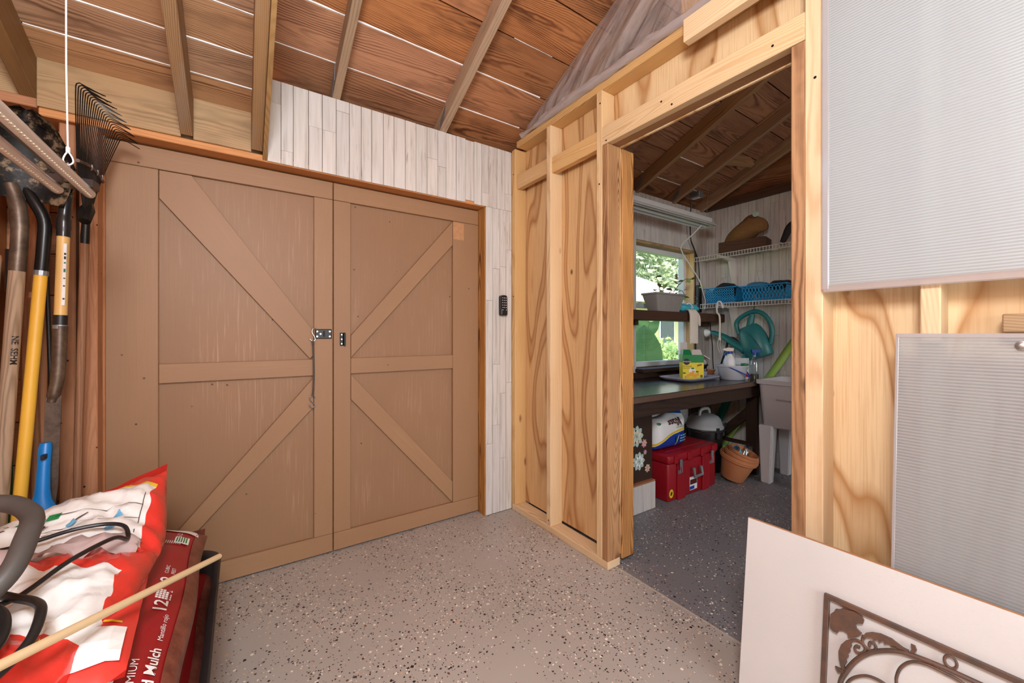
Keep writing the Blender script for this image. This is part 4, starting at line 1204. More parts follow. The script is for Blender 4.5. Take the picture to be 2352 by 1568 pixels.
def mulch_bag(label, z0, H, seed, cx, cy, rz, prints=True):
    b = thing('mulch_bag', label, 'bag', (cx, cy, z0), rz, group='red mulch bags stacked in the black tub')
    Lh, Wh = 0.445, 0.268
    def surf(u, v):
        wob = nz(u*2.2 + seed, v*2.2, seed)*0.012 + nz(u*6 + seed, v*6, seed)*0.005
        x = v*Wh*(1 + 0.015*math.sin(u*5 + seed)); y = u*Lh*(1 + 0.01*math.sin(v*4 + seed))
        pf = (max(0, 1 - abs(u)**6)**0.5)*(max(0, 1 - abs(v)**3.0)**0.62)
        mid = H*0.34
        return x, y, mid + (H - mid)*pf + wob*pf, mid - mid*pf*0.97
    top = lambda x, y: surf(max(-1, min(1, y/Lh)), max(-1, min(1, x/Wh)))[2]
    obj('bag', bag_mesh(Lh*2, Wh*2, H, surf), W['mulch_red'], b, smooth=50)
    # clear side gusset showing the mulch
    bm = new()
    n = 26
    A = []
    for i in range(n + 1):
        u = -0.985 + 1.97*i/n
        A.append([bm.verts.new((surf(u, v)[0] + 0.0015, surf(u, v)[1], (surf(u, v)[2] if s == 0 else surf(u, v)[3]) + (0.0012 if s == 0 else -0.0012))) for v, s in ((0.905, 0), (0.94, 0), (0.975, 0), (0.999, 0), (0.97, 1), (0.90, 1))])
    for a, c in zip(A, A[1:]):
        for k in range(5): bm.faces.new((a[k], a[k+1], c[k+1], c[k]))
    obj('side_gusset', bm, W['mulch_edge'], b, smooth=60)
    # crimped end fin
    bm = new()
    F = []
    for i in range(17):
        v = -0.97 + 1.94*i/16
        x, y, t, _ = surf(1.0, v)
        F.append((bm.verts.new((x, y - 0.004, t)), bm.verts.new((x + 0.004*nz(i, seed), y + 0.03 + 0.006*nz(i*0.7, 2, seed), t + 0.018 + 0.012*nz(i*0.6, seed)))))
    for p, q in zip(F, F[1:]): bm.faces.new((p[0], q[0], q[1], p[1]))
    bmesh.ops.solidify(bm, geom=bm.faces[:], thickness=0.001)
    obj('end_seam', bm, W['mulch_edge'], b, smooth=60)
    if prints:
        # lettering runs along the right-hand edge, bottom to top
        def lay(nm, s, size, x, y, mat, off=0.0):
            bm = text_bm(s, size, 'LEFT', off)
            bmesh.ops.subdivide_edges(bm, edges=[e for e in bm.edges if e.calc_length() > 0.02], cuts=2)
            decal(nm, bm, W[mat], b, lambda u, v: V((x - v*0.72, y + u, top(x - v*0.72, y + u) + 0.0025)), world=False)
        lay('print', 'Red Mulch', 0.034, 0.224, -0.405, 'print_white', 0.0006)
        lay('print', 'PREMIUM', 0.024, 0.198, -0.40, 'print_white')
        lay('print', 'Mantillo rojo', 0.018, 0.226, -0.235, 'print_white')
        lay('print', '12', 0.050, 0.212, -0.135, 'print_white', 0.0008)
        lay('print', '2', 0.055, 0.210, 0.005, 'print_white', 0.0008)
        lay('print', 'CUBIC', 0.016, 0.203, 0.050, 'print_white')
        lay('print', 'FEET', 0.016, 0.217, 0.050, 'print_white')
        lay('print', '5971512', 0.026, 0.205, 0.255, 'print_white')
        bm = new()
        for r in range(5):
            for c in range(5):
                if (r + c) % 7: 
                    bm.faces.new([bm.verts.new((0.196 + r*0.0062 + a, -0.080 + c*0.009 + d - 0.008*(r == 0), 0)) for a, d in ((0, 0), (0.005, 0), (0.005, 0.007), (0, 0.007))])
        o = decal('print', bm, W['print_white'], b, lambda u, v: V((u, v, top(u, v) + 0.002)), world=False); o['kind'] = 'stuff'
        bm = quads([(0.214, 0.255, 0.232, 0.31), (0.196, 0.255, 0.214, 0.31)]); decal('print', bm, W['print_white'], b, lambda u, v: V((u, v, top(u, v) + 0.002)), world=False)
        bm = quads([(0.200 + 0.006*k, 0.262, 0.203 + 0.006*k, 0.304) for k in range(5)]); decal('print', bm, W['print_green'], b, lambda u, v: V((u, v, top(u, v) + 0.003)), world=False)
        bm = quads([(0.176 + 0.005*k, 0.245, 0.178 + 0.005*k, 0.27) for k in range(8)]); decal('print', bm, W['print_white'], b, lambda u, v: V((u, v, top(u, v) + 0.002)), world=False)
        bm = new()
        n = 12
        R0 = [[bm.verts.new((0.12 + 0.13*i/n, 0.375 + 0.045*j/2 - 0.02*(i/n), 0)) for j in range(3)] for i in range(n+1)]
        for p, q in zip(R0, R0[1:]):
            for k in range(2): bm.faces.new((p[k], q[k], q[k+1], p[k+1]))
        decal('top_band', bm, W['print_white'], b, lambda u, v: V((u, v, top(u, v) + 0.002)), world=False)
        bm = text_bm('sto', 0.034); decal('print', bm, W['print_green'], b, lambda u, v: V((0.180 - u, 0.400 - v, top(0.180 - u, 0.400 - v) + 0.0035)), world=False)
        bm = text_bm('Red', 0.080, 'CENTER', 0.002); bmesh.ops.subdivide_edges(bm, edges=[e for e in bm.edges if e.calc_length() > 0.02], cuts=2); decal('print', bm, W['print_white'], b, lambda u, v: V((0.115 - u, -0.370 - v, top(0.115 - u, -0.370 - v) + 0.003)), world=False)
    return b
mulch_bag('dark red mulch bag at the bottom of the stack in the tub', 0.035, 0.155, 4.0, -0.372, 1.400, 0.0, False)
mulch_bag('dark red mulch bag in the middle of the stack, clear corner showing', 0.195, 0.150, 9.0, -0.355, 1.430, -0.01, False)
mb = mulch_bag('dark red bag lettered Red Mulch, topmost mulch bag in the stack', 0.350, 0.175, 2.0, -0.375, 1.400, 0.0)

# ---- crumpled red and white potting soil bags on top
def potting_mat():
    m, nt, p = base_mat('potting_bag_print')
    tc = nd(nt, 'ShaderNodeTexCoord')
    s = nd(nt, 'ShaderNodeSeparateXYZ', {'Vector': tc.outputs['Object']})
    n = nd(nt, 'ShaderNodeTexNoise', {'Vector': tc.outputs['Object'], 'Scale': 5.0, 'Detail': 2.0})
    wob = mth(nt, 'MULTIPLY', mth(nt, 'SUBTRACT', n.outputs[0], 0.5), 0.10)
    x = mth(nt, 'ADD', s.outputs['X'], wob)
    y = mth(nt, 'ADD', s.outputs['Y'], wob)
    red, white, yel, pink = srgb(222, 56, 46), srgb(238, 236, 232), srgb(246, 202, 50), srgb(240, 220, 214)
    # printed bands along the bag (y from near to far), then side borders stay red
    c = ramp(nt, mth(nt, 'ADD', mth(nt, 'MULTIPLY', y, 1.0), 0.5), [(0.0, white), (0.085, white), (0.12, yel), (0.135, red), (0.22, red), (0.235, white), (0.44, white), (0.46, red), (0.585, red), (0.60, white), (0.86, white), (0.875, yel), (0.89, red)], 'CONSTANT')
    side = mth(nt, 'MAXIMUM', mth(nt, 'GREATER_THAN', x, 0.205), mth(nt, 'LESS_THAN', x, -0.125))
    c = mixc(nt, side, c, red)
    nt.links.new(c, p.inputs['Base Color'])
    p.inputs['Roughness'].default_value = 0.25
    p.inputs['Coat Weight'].default_value = 0.3
    f = nd(nt, 'ShaderNodeTexNoise', {'Vector': tc.outputs['Object'], 'Scale': 16.0, 'Detail': 3.0, 'Distortion': 1.2})
    bump(nt, p, f.outputs[0], 0.35, 0.008)
    return m
W['potting'] = potting_mat()

pb = thing('potting_soil_bag', 'crumpled open red and white potting soil bag on top of the pile', 'bag', (-0.425, 1.310, 0.522), group='bright red potting soil bags')
def psurf(u, v):
    x = v*0.235 + 0.012*math.sin(u*4) - 0.012*u - max(0, -u - 0.25)*0.13*(v + 1)/2; y = u*0.455 + 0.02*v
    pf = puff(u, v, 3.2, 0.5)
    cr = abs(nz(u*2.1 + 3, v*1.6, 4.0))*0.060 + nz(u*5, v*5, 1.0)*0.014 + (0.25 - abs(nz(u*7 + v*2, v*5, 7.0)))*0.024 + (0.2 - abs(nz(u*15, v*9 + u*5, 9.0)))*0.010
    lift = max(0, (u - 0.35)/0.65)**1.4 * max(0, (v + 0.9)/1.9)**1.5 * 0.125
    sag = -0.035*math.exp(-((u - 0.2)**2)/0.02)
    t = 0.035 + 0.085*pf + cr*(0.35 + 0.65*pf) + sag*pf + lift
    return x, y, t, max(0.004, 0.025 - 0.02*pf) + lift
obj('bag', bag_mesh(0.9, 0.47, 0.1, psurf, 96, 60), W['potting'], pb, smooth=50)
def ptop(x, y):
    u = max(-1, min(1, y/0.455)); v = max(-1, min(1, (x + 0.012*u)/0.235))
    return psurf(u, v)[2]
# torn fin at the far raised corner
bm = new(); F = []
for i in range(13):
    v = -0.6 + 1.6*i/12
    x, y, t, _ = psurf(1.0, v)
    F.append((bm.verts.new((x, y - 0.005, t)), bm.verts.new((x + 0.006*nz(i, 3), y + 0.022 + 0.01*nz(i*1.1, 5), t + 0.02 + 0.016*nz(i*0.9, 8)))))
for p, q in zip(F, F[1:]): bm.faces.new((p[0], q[0], q[1], p[1]))
bmesh.ops.solidify(bm, geom=bm.faces[:], thickness=0.001)
obj('torn_fin', bm, W['bag_red'], pb, smooth=60)
# folded-back pinkish white flap across the middle
bm = new(); n, m = 26, 8
A = []
for i in range(n + 1):
    row = []
    for j in range(m + 1):
        s, t = i/n, j/m
        x = -0.20 + 0.405*s + 0.01*nz(s*5, t*5, 2)
        y = 0.02 + 0.075*t + 0.03*s + 0.012*nz(s*6, t*2, 5)
        z = ptop(x, y) + 0.012 + 0.022*math.sin(PI*t) + 0.010*nz(s*9, t*4, 9)
        row.append(bm.verts.new((x, y, z)))
    A.append(row)
for a, c in zip(A, A[1:]):
    for k in range(m): bm.faces.new((a[k], a[k+1], c[k+1], c[k]))
bmesh.ops.solidify(bm, geom=bm.faces[:], thickness=0.0012)
obj('folded_flap', bm, W['bag_inner'], pb, smooth=60)
# instruction panel
dz = 0.0032
P_ = lambda u, v: V((u, v, ptop(u, v) + dz))
def thick(pts, w):
    r = []
    for (x0, y0), (x1, y1) in zip(pts, pts[1:]):
        d = V((x1-x0, y1-y0, 0)); k = max(1, int(d.length/0.015)); nn = V((-d.y, d.x, 0)).normalized()*w/2
        for i in range(k):
            a = V((x0, y0, 0)) + d*(i/k); b = V((x0, y0, 0)) + d*((i+1)/k)
            r.append((a + nn, a - nn, b - nn, b + nn))
    bm = new()
    for q in r: bm.faces.new([bm.verts.new(p) for p in q])
    return bm
for y in (0.155, 0.205, 0.255):
    decal('rule_line', thick([(-0.10, y), (0.185, y + 0.01)], 0.0015), W['print_black'], pb, P_, False)
decal('rule_line', thick([(0.185, 0.12), (0.185, 0.31)], 0.0015), W['print_black'], pb, P_, False)
for x, y in ((0.14, 0.225), (0.135, 0.165), (0.05, 0.225)):
    bm = flat([(x + 0.010*math.sin(a)*(1 if math.cos(a) < 0.3 else 0.5), y + 0.013*math.cos(a)) for a in [2*PI*k/12 for k in range(12)]])
    decal('droplet', bm, W['print_lblue'], pb, P_, False)
for x, y in ((0.105, 0.228), (0.095, 0.168), (0.0, 0.228), (-0.02, 0.168)):
    bm = quads([(x - 0.008, y - 0.0016, x + 0.008, y + 0.0016), (x - 0.0016, y - 0.008, x + 0.0016, y + 0.008)]); decal('plus_sign', bm, W['print_black'], pb, P_, False)
for x, y in ((0.065, 0.235), (0.03, 0.185), (-0.05, 0.185)):
    decal('rake_icon', thick([(x - 0.02, y - 0.01), (x + 0.012, y + 0.012)], 0.003), W['print_black'], pb, P_, False)
for x, y, w in ((-0.06, 0.275, 0.05), (0.01, 0.25, 0.028), (-0.12, 0.23, 0.03)):
    bm = flat([(x - w/2, y), (x - w/3, y + 0.014), (x + w/2, y + 0.016), (x + w/3, y + 0.002)]); decal('green_mark', bm, W['print_green'], pb, P_, False)
decal('rule_line', thick([(-0.13, -0.405), (0.15, -0.33)], 0.010), W['print_yellow'], pb, P_, False)
# lower potting bag peeking out on the right
pb2 = thing('potting_soil_bag', 'bright red soil bag with a yellow line, wedged under the open one', 'bag', (-0.345, 1.17, 0.518), 0.06, group='bright red potting soil bags')
def qsurf(u, v):
    pf = puff(u, v, 3.5, 0.5)
    return v*0.16, u*0.20, 0.02 + 0.045*pf + 0.008*nz(u*4, v*4, 12), 0.02 - 0.018*pf
obj('bag', bag_mesh(0.4, 0.3, 0.06, qsurf, 20, 16), W['bag_red'], pb2, smooth=50)
qt = lambda x, y: qsurf(max(-1, min(1, y/0.20)), max(-1, min(1, x/0.16)))[2]
decal('print_line', thick([(0.02, -0.07), (0.14, -0.055)], 0.008), W['print_yellow'], pb2, lambda u, v: V((u, v, qt(u, v) + 0.002)), False)
bm = new(); R0 = [[bm.verts.new((0.0 + 0.15*i/8, -0.175 + 0.095*j/4, 0)) for j in range(5)] for i in range(9)]
for p, q in zip(R0, R0[1:]):
    for k in range(4): bm.faces.new((p[k], q[k], q[k+1], p[k+1]))
decal('print_panel', bm, W['print_white'], pb2, lambda u, v: V((u, v, qt(u, v) + 0.005)), False)

# ---- thick bent tube, cord, stick on the bags
bm = new(); tube(bm, smooth_pts([(-0.56, 1.19, 0.790), (-0.48, 1.235, 0.812), (-0.395, 1.225, 0.815), (-0.340, 1.17, 0.800), (-0.325, 1.10, 0.780), (-0.330, 1.04, 0.740), (-0.375, 1.00, 0.700), (-0.42, 0.94, 0.672), (-0.50, 0.88, 0.660)], 8), 0.0165, 14)
one('bent_tube', bm, W['rubber'], 'thick grey rubber hose bent in a loop over the bags', 'hose', (-0.42, 1.1, 0.66), smooth=True)
def zs(x, y, d=0.010): 
    return 0.522 + ptop(x + 0.425, y - 1.310) + d
cp = []
for x, y, d in ((-0.55, 1.25, 0.02), (-0.50, 1.36, 0.02), (-0.43, 1.43, 0.02), (-0.35, 1.44, 0.02), (-0.29, 1.445, 0.028), (-0.252, 1.425, 0.036), (-0.240, 1.385, 0.042), (-0.255, 1.33, 0.045), (-0.30, 1.22, 0.028), (-0.35, 1.13, 0.02), (-0.39, 1.06, 0.02), (-0.42, 1.0, 0.02), (-0.43, 0.94, 0.02)):
    cp.append((x, y, zs(x, y, d)))
bm = new(); tube(bm, smooth_pts(cp, 6), 0.0048, 8)
one('extension_cord', bm, W['black'], 'thin black cord looped over the white bag panel', 'cord', (-0.36, 1.25, 0.6), smooth=True)
cp = []
for x, y, d in ((-0.44, 1.16, 0.02), (-0.40, 1.145, 0.025), (-0.35, 1.12, 0.03), (-0.31, 1.08, 0.03), (-0.285, 1.02, 0.03), (-0.285, 0.96, 0.025), (-0.32, 0.91, 0.02), (-0.37, 0.90, 0.02), (-0.41, 0.93, 0.03), (-0.40, 1.0, 0.04), (-0.36, 1.05, 0.045), (-0.33, 1.03, 0.045), (-0.315, 0.97, 0.04), (-0.335, 0.92, 0.035)):
    cp.append((x, y, zs(x, y, d)))
bm = new(); tube(bm, smooth_pts(cp, 6), 0.0075, 10)
one('hose_coil', bm, W['black'], 'thicker black hose coiled near the bottom left corner', 'hose', (-0.36, 1.0, 0.6), smooth=True)
bm = new(); tube(bm, [(-0.055, 1.45, 0.500), (-0.33, 0.80, 0.700)], 0.0078, 12)
one('wooden_dowel', bm, plain('pale_stick', srgb(222, 194, 150), 0.45, var=0.08, vs=20), 'pale round stick lying across the mulch bags', 'stick', (-0.2, 1.15, 0.56), smooth=True)

# ---- plastic sheeting over the partition
ps = thing('plastic_sheeting', 'clear wrinkled plastic sheeting draped from roof to partition top', 'plastic sheet', (1.50, 1.0, 2.40))
bm = new(); nu, nv = 190, 30
A = []
for i in range(nu + 1):
    row = []
    y = 2.04 - (2.04 - 0.10)*i/nu
    for j in range(nv + 1):
        t = j/nv
        zb, zt = 2.41, z_hi(y) - 0.012
        z = zb + (zt - zb)*t
        s = y + (z - 2.41)*1.1
        amp = 0.035*math.sin(PI*min(1, t*1.1 + 0.05))
        x = 1.515 + amp*(math.sin(s*26 + 3*nz(s*3, t*2)) * 0.30 + (abs(nz(s*11, t*1.2, 3)) - 0.2)*1.5 + nz(s*30, t*2, 6)*0.25) - 0.02*math.sin(PI*t)
        row.append(bm.verts.new((x, y, z)))
    A.append(row)
for a, c in zip(A, A[1:]):
    for k in range(nv): bm.faces.new((a[k], a[k+1], c[k+1], c[k]))
obj('sheet', bm, W['film'], ps, world=True, smooth=80)
# gathered roll along the top plate
bm = new()
sec = []
for i in range(60):
    y = 2.06 - 1.55*i/59
    r = 0.012 + 0.014*abs(nz(y*6, 1)) + 0.008*max(0, min(1, (1.95 - y)*6))
    cz = 2.402 + r*0.75 + 0.006*nz(y*5, 4)
    sec.append([(1.470 + r*1.15*math.cos(2*PI*k/12)*(1 + 0.6*nz(y*11, k*1.1)), y, cz + r*math.sin(2*PI*k/12)*(1 + 0.7*nz(y*10, k*0.9, 3))) for k in range(12)])
loft(bm, sec)
obj('gathered_edge', bm, W['film_roll'], ps, world=True, smooth=80)

# ---- polycarbonate panels
up = thing('polycarbonate_panel', 'frosted ribbed plastic panel fixed high on the right-hand studs', 'plastic panel', (1.46, 0.475, 1.285))
bm = bx((0.002, -1.25, 0.012), (0.012, 0.0, 1.22), 0.001)
obj('sheet', bm, W['polycarb_up'], up)
bm = bx((0.0, -1.25, -0.008), (0.014, 0.0, 0.014), 0.003); obj('bottom_channel', bm, W['film_roll'], up, (-0.002, 0, 0))
bm = bx((0.0, -0.018, 0.0), (0.014, 0.0, 1.22), 0.002); obj('edge_channel', bm, W['film_roll'], up, (-0.003, 0.002, 0))
lo = thing('polycarbonate_panel', 'frosted ribbed plastic panel leaning low against the studs at right', 'plastic panel', (1.345, 0.304, 0.0))
bm = bx((0.0, -1.22, 0.0), (0.010, 0.0, 1.155), 0.001)
lo.rotation_euler = (0, math.atan2(0.085, 1.155), 0)
obj('sheet', bm, W['polycarb'], lo)
bm = bx((-0.001, -0.006, 0.0), (0.011, 0.0005, 1.155), 0.001); obj('taped_edge', bm, W['film_roll'], lo)
bm = bx((-0.001, -1.22, 1.145), (0.011, 0.0, 1.156), 0.001); obj('top_edge', bm, W['film_roll'], lo)
bm = new(); lathe(bm, [(0.0, 0.0), (0.010, 0.0), (0.011, 0.002), (0.006, 0.004), (0.005, 0.006), (0.0, 0.007)], 16)
obj('washer_screw', bm, W['steel'], lo, (-0.001, -0.206, 1.128), (0, -PI/2, 0), smooth=True)

# ---- white board with iron scrollwork
pn = thing('white_board', 'white painted board with rusty iron scrollwork leaning at bottom right', 'board', (1.295, 0.643, 0.0))
pn.rotation_euler = (0, math.atan2(0.065, 0.555), 0)
HB = 0.561
obj('board', bx((0.0, -1.22, 0.0), (0.011, 0.0, HB), 0.0008), W['white_paint'], pn)
bm = bx((0.0005, -1.2195, HB - 0.0003), (0.0105, -0.0005, HB + 0.0012)); obj('top_edge', bm, W['edge_ply'], pn)
YM = -0.530
gr = obj('iron_frame', bx((-0.014, 2*YM + 0.213, 0.426), (-0.004, -0.213, 0.438), 0.001), W['iron'], pn)
def iron(bm, nm='scroll', sm=False): return obj(nm, bm, W['iron'], gr, smooth=sm)
iron(bx((-0.014, -0.225, 0.09), (-0.004, -0.213, 0.426), 0.001), 'frame_bar')
iron(bx((-0.014, 2*YM + 0.213, 0.09), (-0.004, 2*YM + 0.225, 0.426), 0.001), 'frame_bar')
iron(bx((-0.014, 2*YM + 0.225, 0.09), (-0.004, -0.225, 0.102), 0.001), 'frame_bar')
XI = -0.009
PAL = [(-0.228, 0.3802), (-0.229, 0.3906), (-0.2369, 0.4015), (-0.2393, 0.4087), (-0.2474, 0.4121), (-0.2539, 0.4189), (-0.2631, 0.4198), (-0.2774, 0.4238), (-0.2838, 0.4227), (-0.294, 0.4206), (-0.2988, 0.4124), (-0.297, 0.4037), (-0.2871, 0.3986), (-0.2822, 0.392), (-0.285, 0.3843), (-0.2953, 0.3779), (-0.2905, 0.3719), (-0.2768, 0.3591), (-0.2693, 0.353), (-0.2663, 0.3638), (-0.2583, 0.3655), (-0.2492, 0.3601), (-0.2455, 0.3499), (-0.236, 0.3491), (-0.2289, 0.3547)]
ACR = [(-0.2979, 0.3748), (-0.3026, 0.3838), (-0.3146, 0.393), (-0.3312, 0.3992), (-0.3521, 0.3999), (-0.3724, 0.3919), (-0.3834, 0.3915), (-0.3824, 0.386), (-0.3726, 0.3862), (-0.3649, 0.3842), (-0.3614, 0.3879), (-0.3525, 0.3839), (-0.3489, 0.3876), (-0.3399, 0.3806), (-0.3374, 0.3865), (-0.3294, 0.3772), (-0.3269, 0.3831), (-0.3199, 0.3759), (-0.3161, 0.3806), (-0.3053, 0.3762), (-0.3006, 0.3672)]
ACL = [(-0.2733, 0.3497), (-0.2631, 0.3414), (-0.2543, 0.3265), (-0.2496, 0.3077), (-0.2511, 0.288), (-0.2562, 0.2723), (-0.2592, 0.2633), (-0.2642, 0.2697), (-0.2631, 0.28), (-0.2675, 0.2891), (-0.2647, 0.2951), (-0.2708, 0.3069), (-0.2668, 0.3106), (-0.2742, 0.3215), (-0.2709, 0.3273), (-0.2763, 0.3353), (-0.2741, 0.3418), (-0.2785, 0.3491)]
TPR = [(-0.3862, 0.4084), (-0.3933, 0.4082), (-0.3965, 0.3997), (-0.3924, 0.3906), (-0.383, 0.3875), (-0.3876, 0.3961)]
TPL = [(-0.2434, 0.2639), (-0.2485, 0.2647), (-0.2551, 0.2647), (-0.263, 0.2655), (-0.2607, 0.2577), (-0.2502, 0.2532)]
CUR = [(-0.2984, 0.3751), (-0.2963, 0.3631), (-0.2998, 0.3529), (-0.3086, 0.3477), (-0.3194, 0.3514), (-0.3232, 0.3613), (-0.3201, 0.3684), (-0.3129, 0.3677), (-0.3102, 0.3599), (-0.3137, 0.3578)]
CUL = [(-0.2733, 0.3476), (-0.2846, 0.356), (-0.2947, 0.356), (-0.3024, 0.3484), (-0.301, 0.3368), (-0.2931, 0.3278), (-0.2848, 0.3275), (-0.282, 0.3342), (-0.2863, 0.3421), (-0.2926, 0.3429)]
ARC = [(-0.250, 0.102), (-0.2505, 0.16), (-0.2544, 0.224), (-0.2621, 0.2542), (-0.2814, 0.2981), (-0.3053, 0.3334), (-0.3323, 0.358), (-0.3661, 0.3778), (-0.3985, 0.3854), (-0.439, 0.3895), (-0.4769, 0.3907), (-0.530, 0.3915)]
AR2 = [(-0.40, 0.20), (-0.372, 0.255), (-0.3632, 0.2991), (-0.3631, 0.3192), (-0.3703, 0.3442), (-0.3872, 0.3673), (-0.4111, 0.378), (-0.4392, 0.379), (-0.4678, 0.377), (-0.5, 0.36), (-0.52, 0.33), (-0.515, 0.29)]
AR3 = [(-0.262, 0.17), (-0.262, 0.20), (-0.268, 0.2334), (-0.2789, 0.2557), (-0.2984, 0.2756), (-0.3177, 0.2856), (-0.3436, 0.2855), (-0.36, 0.265), (-0.355, 0.24)]
for mir in (False, True):
    Y = (lambda y: 2*YM - y) if mir else (lambda y: y)
    for poly, nm in ((PAL, 'palmette'), (ACR, 'acanthus_leaf'), (ACL, 'acanthus_leaf'), (TPR, 'leaf_tip'), (TPL, 'leaf_tip')):
        bm = new(); prism(bm, [(Y(u), v) for u, v in poly], 0.006, lambda u, v, w: (-0.013 + w, u, v)); iron(bm, nm)
    for path, r, nm in ((CUR, 0.0030, 'curl'), (CUL, 0.0030, 'curl'), (ARC, 0.0055, 'arch_bar'), (AR2, 0.0034, 'inner_scroll'), (AR3, 0.0034, 'inner_scroll')):
        bm = new(); tube(bm, smooth_pts([(XI, Y(u), v) for u, v in path], 5), r, 8); iron(bm, nm, True)
    bm = new(); tube(bm, [(XI, Y(-0.4507) + 0.0098*math.cos(2*PI*k/20), 0.4085 + 0.0125*math.sin(2*PI*k/20)) for k in range(20)], 0.0027, 8, closed=True); iron(bm, 'ring', True)
# ------------------------------------------------------------------ potting room
# ---- workbench
wk = thing('workbench', 'dark brown laminate workbench along the window wall', 'workbench', (2.6, 1.86, 0.0))
obj('worktop', bx((1.62, 1.535, 0.742), (3.55, 2.182, 0.780), 0.006, 2), W['counter'], wk, world=True)
obj('front_edge', bx((1.62, 1.531, 0.744), (3.55, 1.536, 0.777), 0.001), plain('brown_laminate_edge', srgb(98, 76, 62), 0.4, var=0.25, vs=50), wk, world=True)
plank('apron', W['counter_wood'], wk, (1.66, 1.575, 0.695), (3.53, 1.575, 0.695), 0.09, 0.03, (0, 0, 1), 0.002)
plank('back_board', W['counter_wood'], wk, (1.62, 2.172, 0.806), (3.55, 2.172, 0.806), 0.05, 0.018, (0, 0, 1), 0.002)
for x in (1.70, 3.50):
    for y in (1.62, 2.12):
        plank('leg', W['counter_wood'], wk, (x, y, 0.0), (x, y, 0.742), 0.085, 0.04, (0, 1, 0) if x > 3 else (1, 0, 0), 0.003)
plank('brace', W['counter_wood'], wk, (3.505, 1.64, 0.52), (3.505, 2.10, 0.05), 0.07, 0.035, (0, 0, 1), 0.002)
plank('stretcher', W['counter_wood'], wk, (3.465, 1.62, 0.25), (3.465, 2.12, 0.25), 0.03, 0.02, (0, 0, 1), 0.002)

# ---- utility sink
sk = thing('utility_sink', 'grey plastic laundry sink on legs beside the workbench', 'sink', (3.553, 1.255, 0.0))
bm = new()
ring = lambda w, l, r, z: [(x, y, z) for x, y in rrect(w, l, r, 4)]
loft(bm, [ring(0.36, 0.43, 0.05, 0.435), ring(0.40, 0.47, 0.05, 0.45), ring(0.435, 0.505, 0.04, 0.765), ring(0.468, 0.53, 0.03, 0.770), ring(0.47, 0.532, 0.03, 0.80), ring(0.43, 0.49, 0.04, 0.80), ring(0.40, 0.46, 0.05, 0.77), ring(0.34, 0.41, 0.06, 0.50)])
obj('basin', bm, W['grey_plastic'], sk, smooth=50)
obj('front_groove', bx((-0.224, -0.20, 0.655), (-0.218, 0.12, 0.662), 0.001), W['pot_grey'], sk)
for sx in (-1, 1):
    for sy in (-1, 1):
        bm = new()
        loft(bm, [[(sx*0.165 + a*0.034, sy*0.205 + b*0.032, 0.0) for a, b in ((-1, -1), (1, -1), (1, 1), (-1, 1))], [(sx*0.163 + a*0.048, sy*0.20 + b*0.048, 0.45) for a, b in ((-1, -1), (1, -1), (1, 1), (-1, 1))]])
        bmesh.ops.bevel(bm, geom=bm.edges[:], offset=0.006, segments=2, affect='EDGES')
        obj('leg', bm, W['grey_plastic'], sk, smooth=50)

# ---- red tote
tt = thing('storage_tote', 'red plastic storage tote with steel latches under the workbench', 'tote', (2.71, 1.845, 0.0))
bm = bx((-0.300, -0.185, 0.0), (0.300, 0.185, 0.262), 0.012, 2)
body = obj('body', bm, W['red_plastic'], tt, smooth=50)
for x in (-0.21, 0.10):
    obj('rib', bx((x - 0.045 + 0.05, -0.199, 0.0), (x + 0.045 + 0.05, -0.183, 0.262), 0.004), W['red_plastic'], body)
bm = bx((-0.312, -0.200, 0.262), (0.312, 0.197, 0.322), 0.014, 2)
lid = obj('lid', bm, W['red_plastic'], tt, smooth=50)
obj('lid_panel', bx((-0.24, -0.13, 0.319), (0.24, 0.13, 0.328), 0.006), W['red_plastic'], lid)
for x in (-0.235, -0.075, 0.09, 0.235):
    obj('lid_lug', bx((x - 0.022, -0.212, 0.262), (x + 0.022, -0.196, 0.318), 0.004), W['red_plastic'], lid)
for x in (-0.19, 0.205):
    la = obj('latch', bx((x - 0.013, -0.219, 0.235), (x + 0.013, -0.207, 0.285), 0.003), W['galv'], tt)
    bm = new(); tube(bm, [(x + a, -0.216, z) for a, z in ((-0.010, 0.240), (0.010, 0.240), (0.010, 0.195), (-0.010, 0.195))], 0.0025, 6, closed=True); obj('wire_loop', bm, W['steel'], la)
    obj('catch', bx((x - 0.015, -0.206, 0.183), (x + 0.015, -0.196, 0.207), 0.002), W['galv'], la)
bm = new(); tube(bm, [(-0.045, -0.206, 0.215), (-0.048, -0.216, 0.155), (0.048, -0.216, 0.155), (0.045, -0.206, 0.215)], 0.011, 8)
obj('handle', bm, plain('grey_handle', srgb(120, 122, 122), 0.45), tt, (0.02, 0, -0.02), smooth=50)
o = obj('sticker', bx((-0.046, -0.1875, 0.03), (0.046, -0.186, 0.125), 0.0004), W['print_white'], tt, (0.0, 0, 0))
obj('sticker_band', bx((-0.046, -0.1885, 0.035), (0.010, -0.1875, 0.058)), W['print_blue'], o)
obj('sticker_band', bx((-0.042, -0.1885, 0.07), (0.042, -0.1875, 0.105)), W['print_brown'], o)
bm = disc(0.024, 24); decal('badge', bm, W['print_yellow'], tt, lambda u, v: V((-0.263 + u, -0.1862, 0.055 + v*1.25)), False)
bm = quads([(-0.009, -0.012, 0.009, 0.012)]); decal('badge_mark', bm, W['print_black'], tt, lambda u, v: V((-0.263 + u + v*0.3, -0.1870, 0.055 + v)), False)

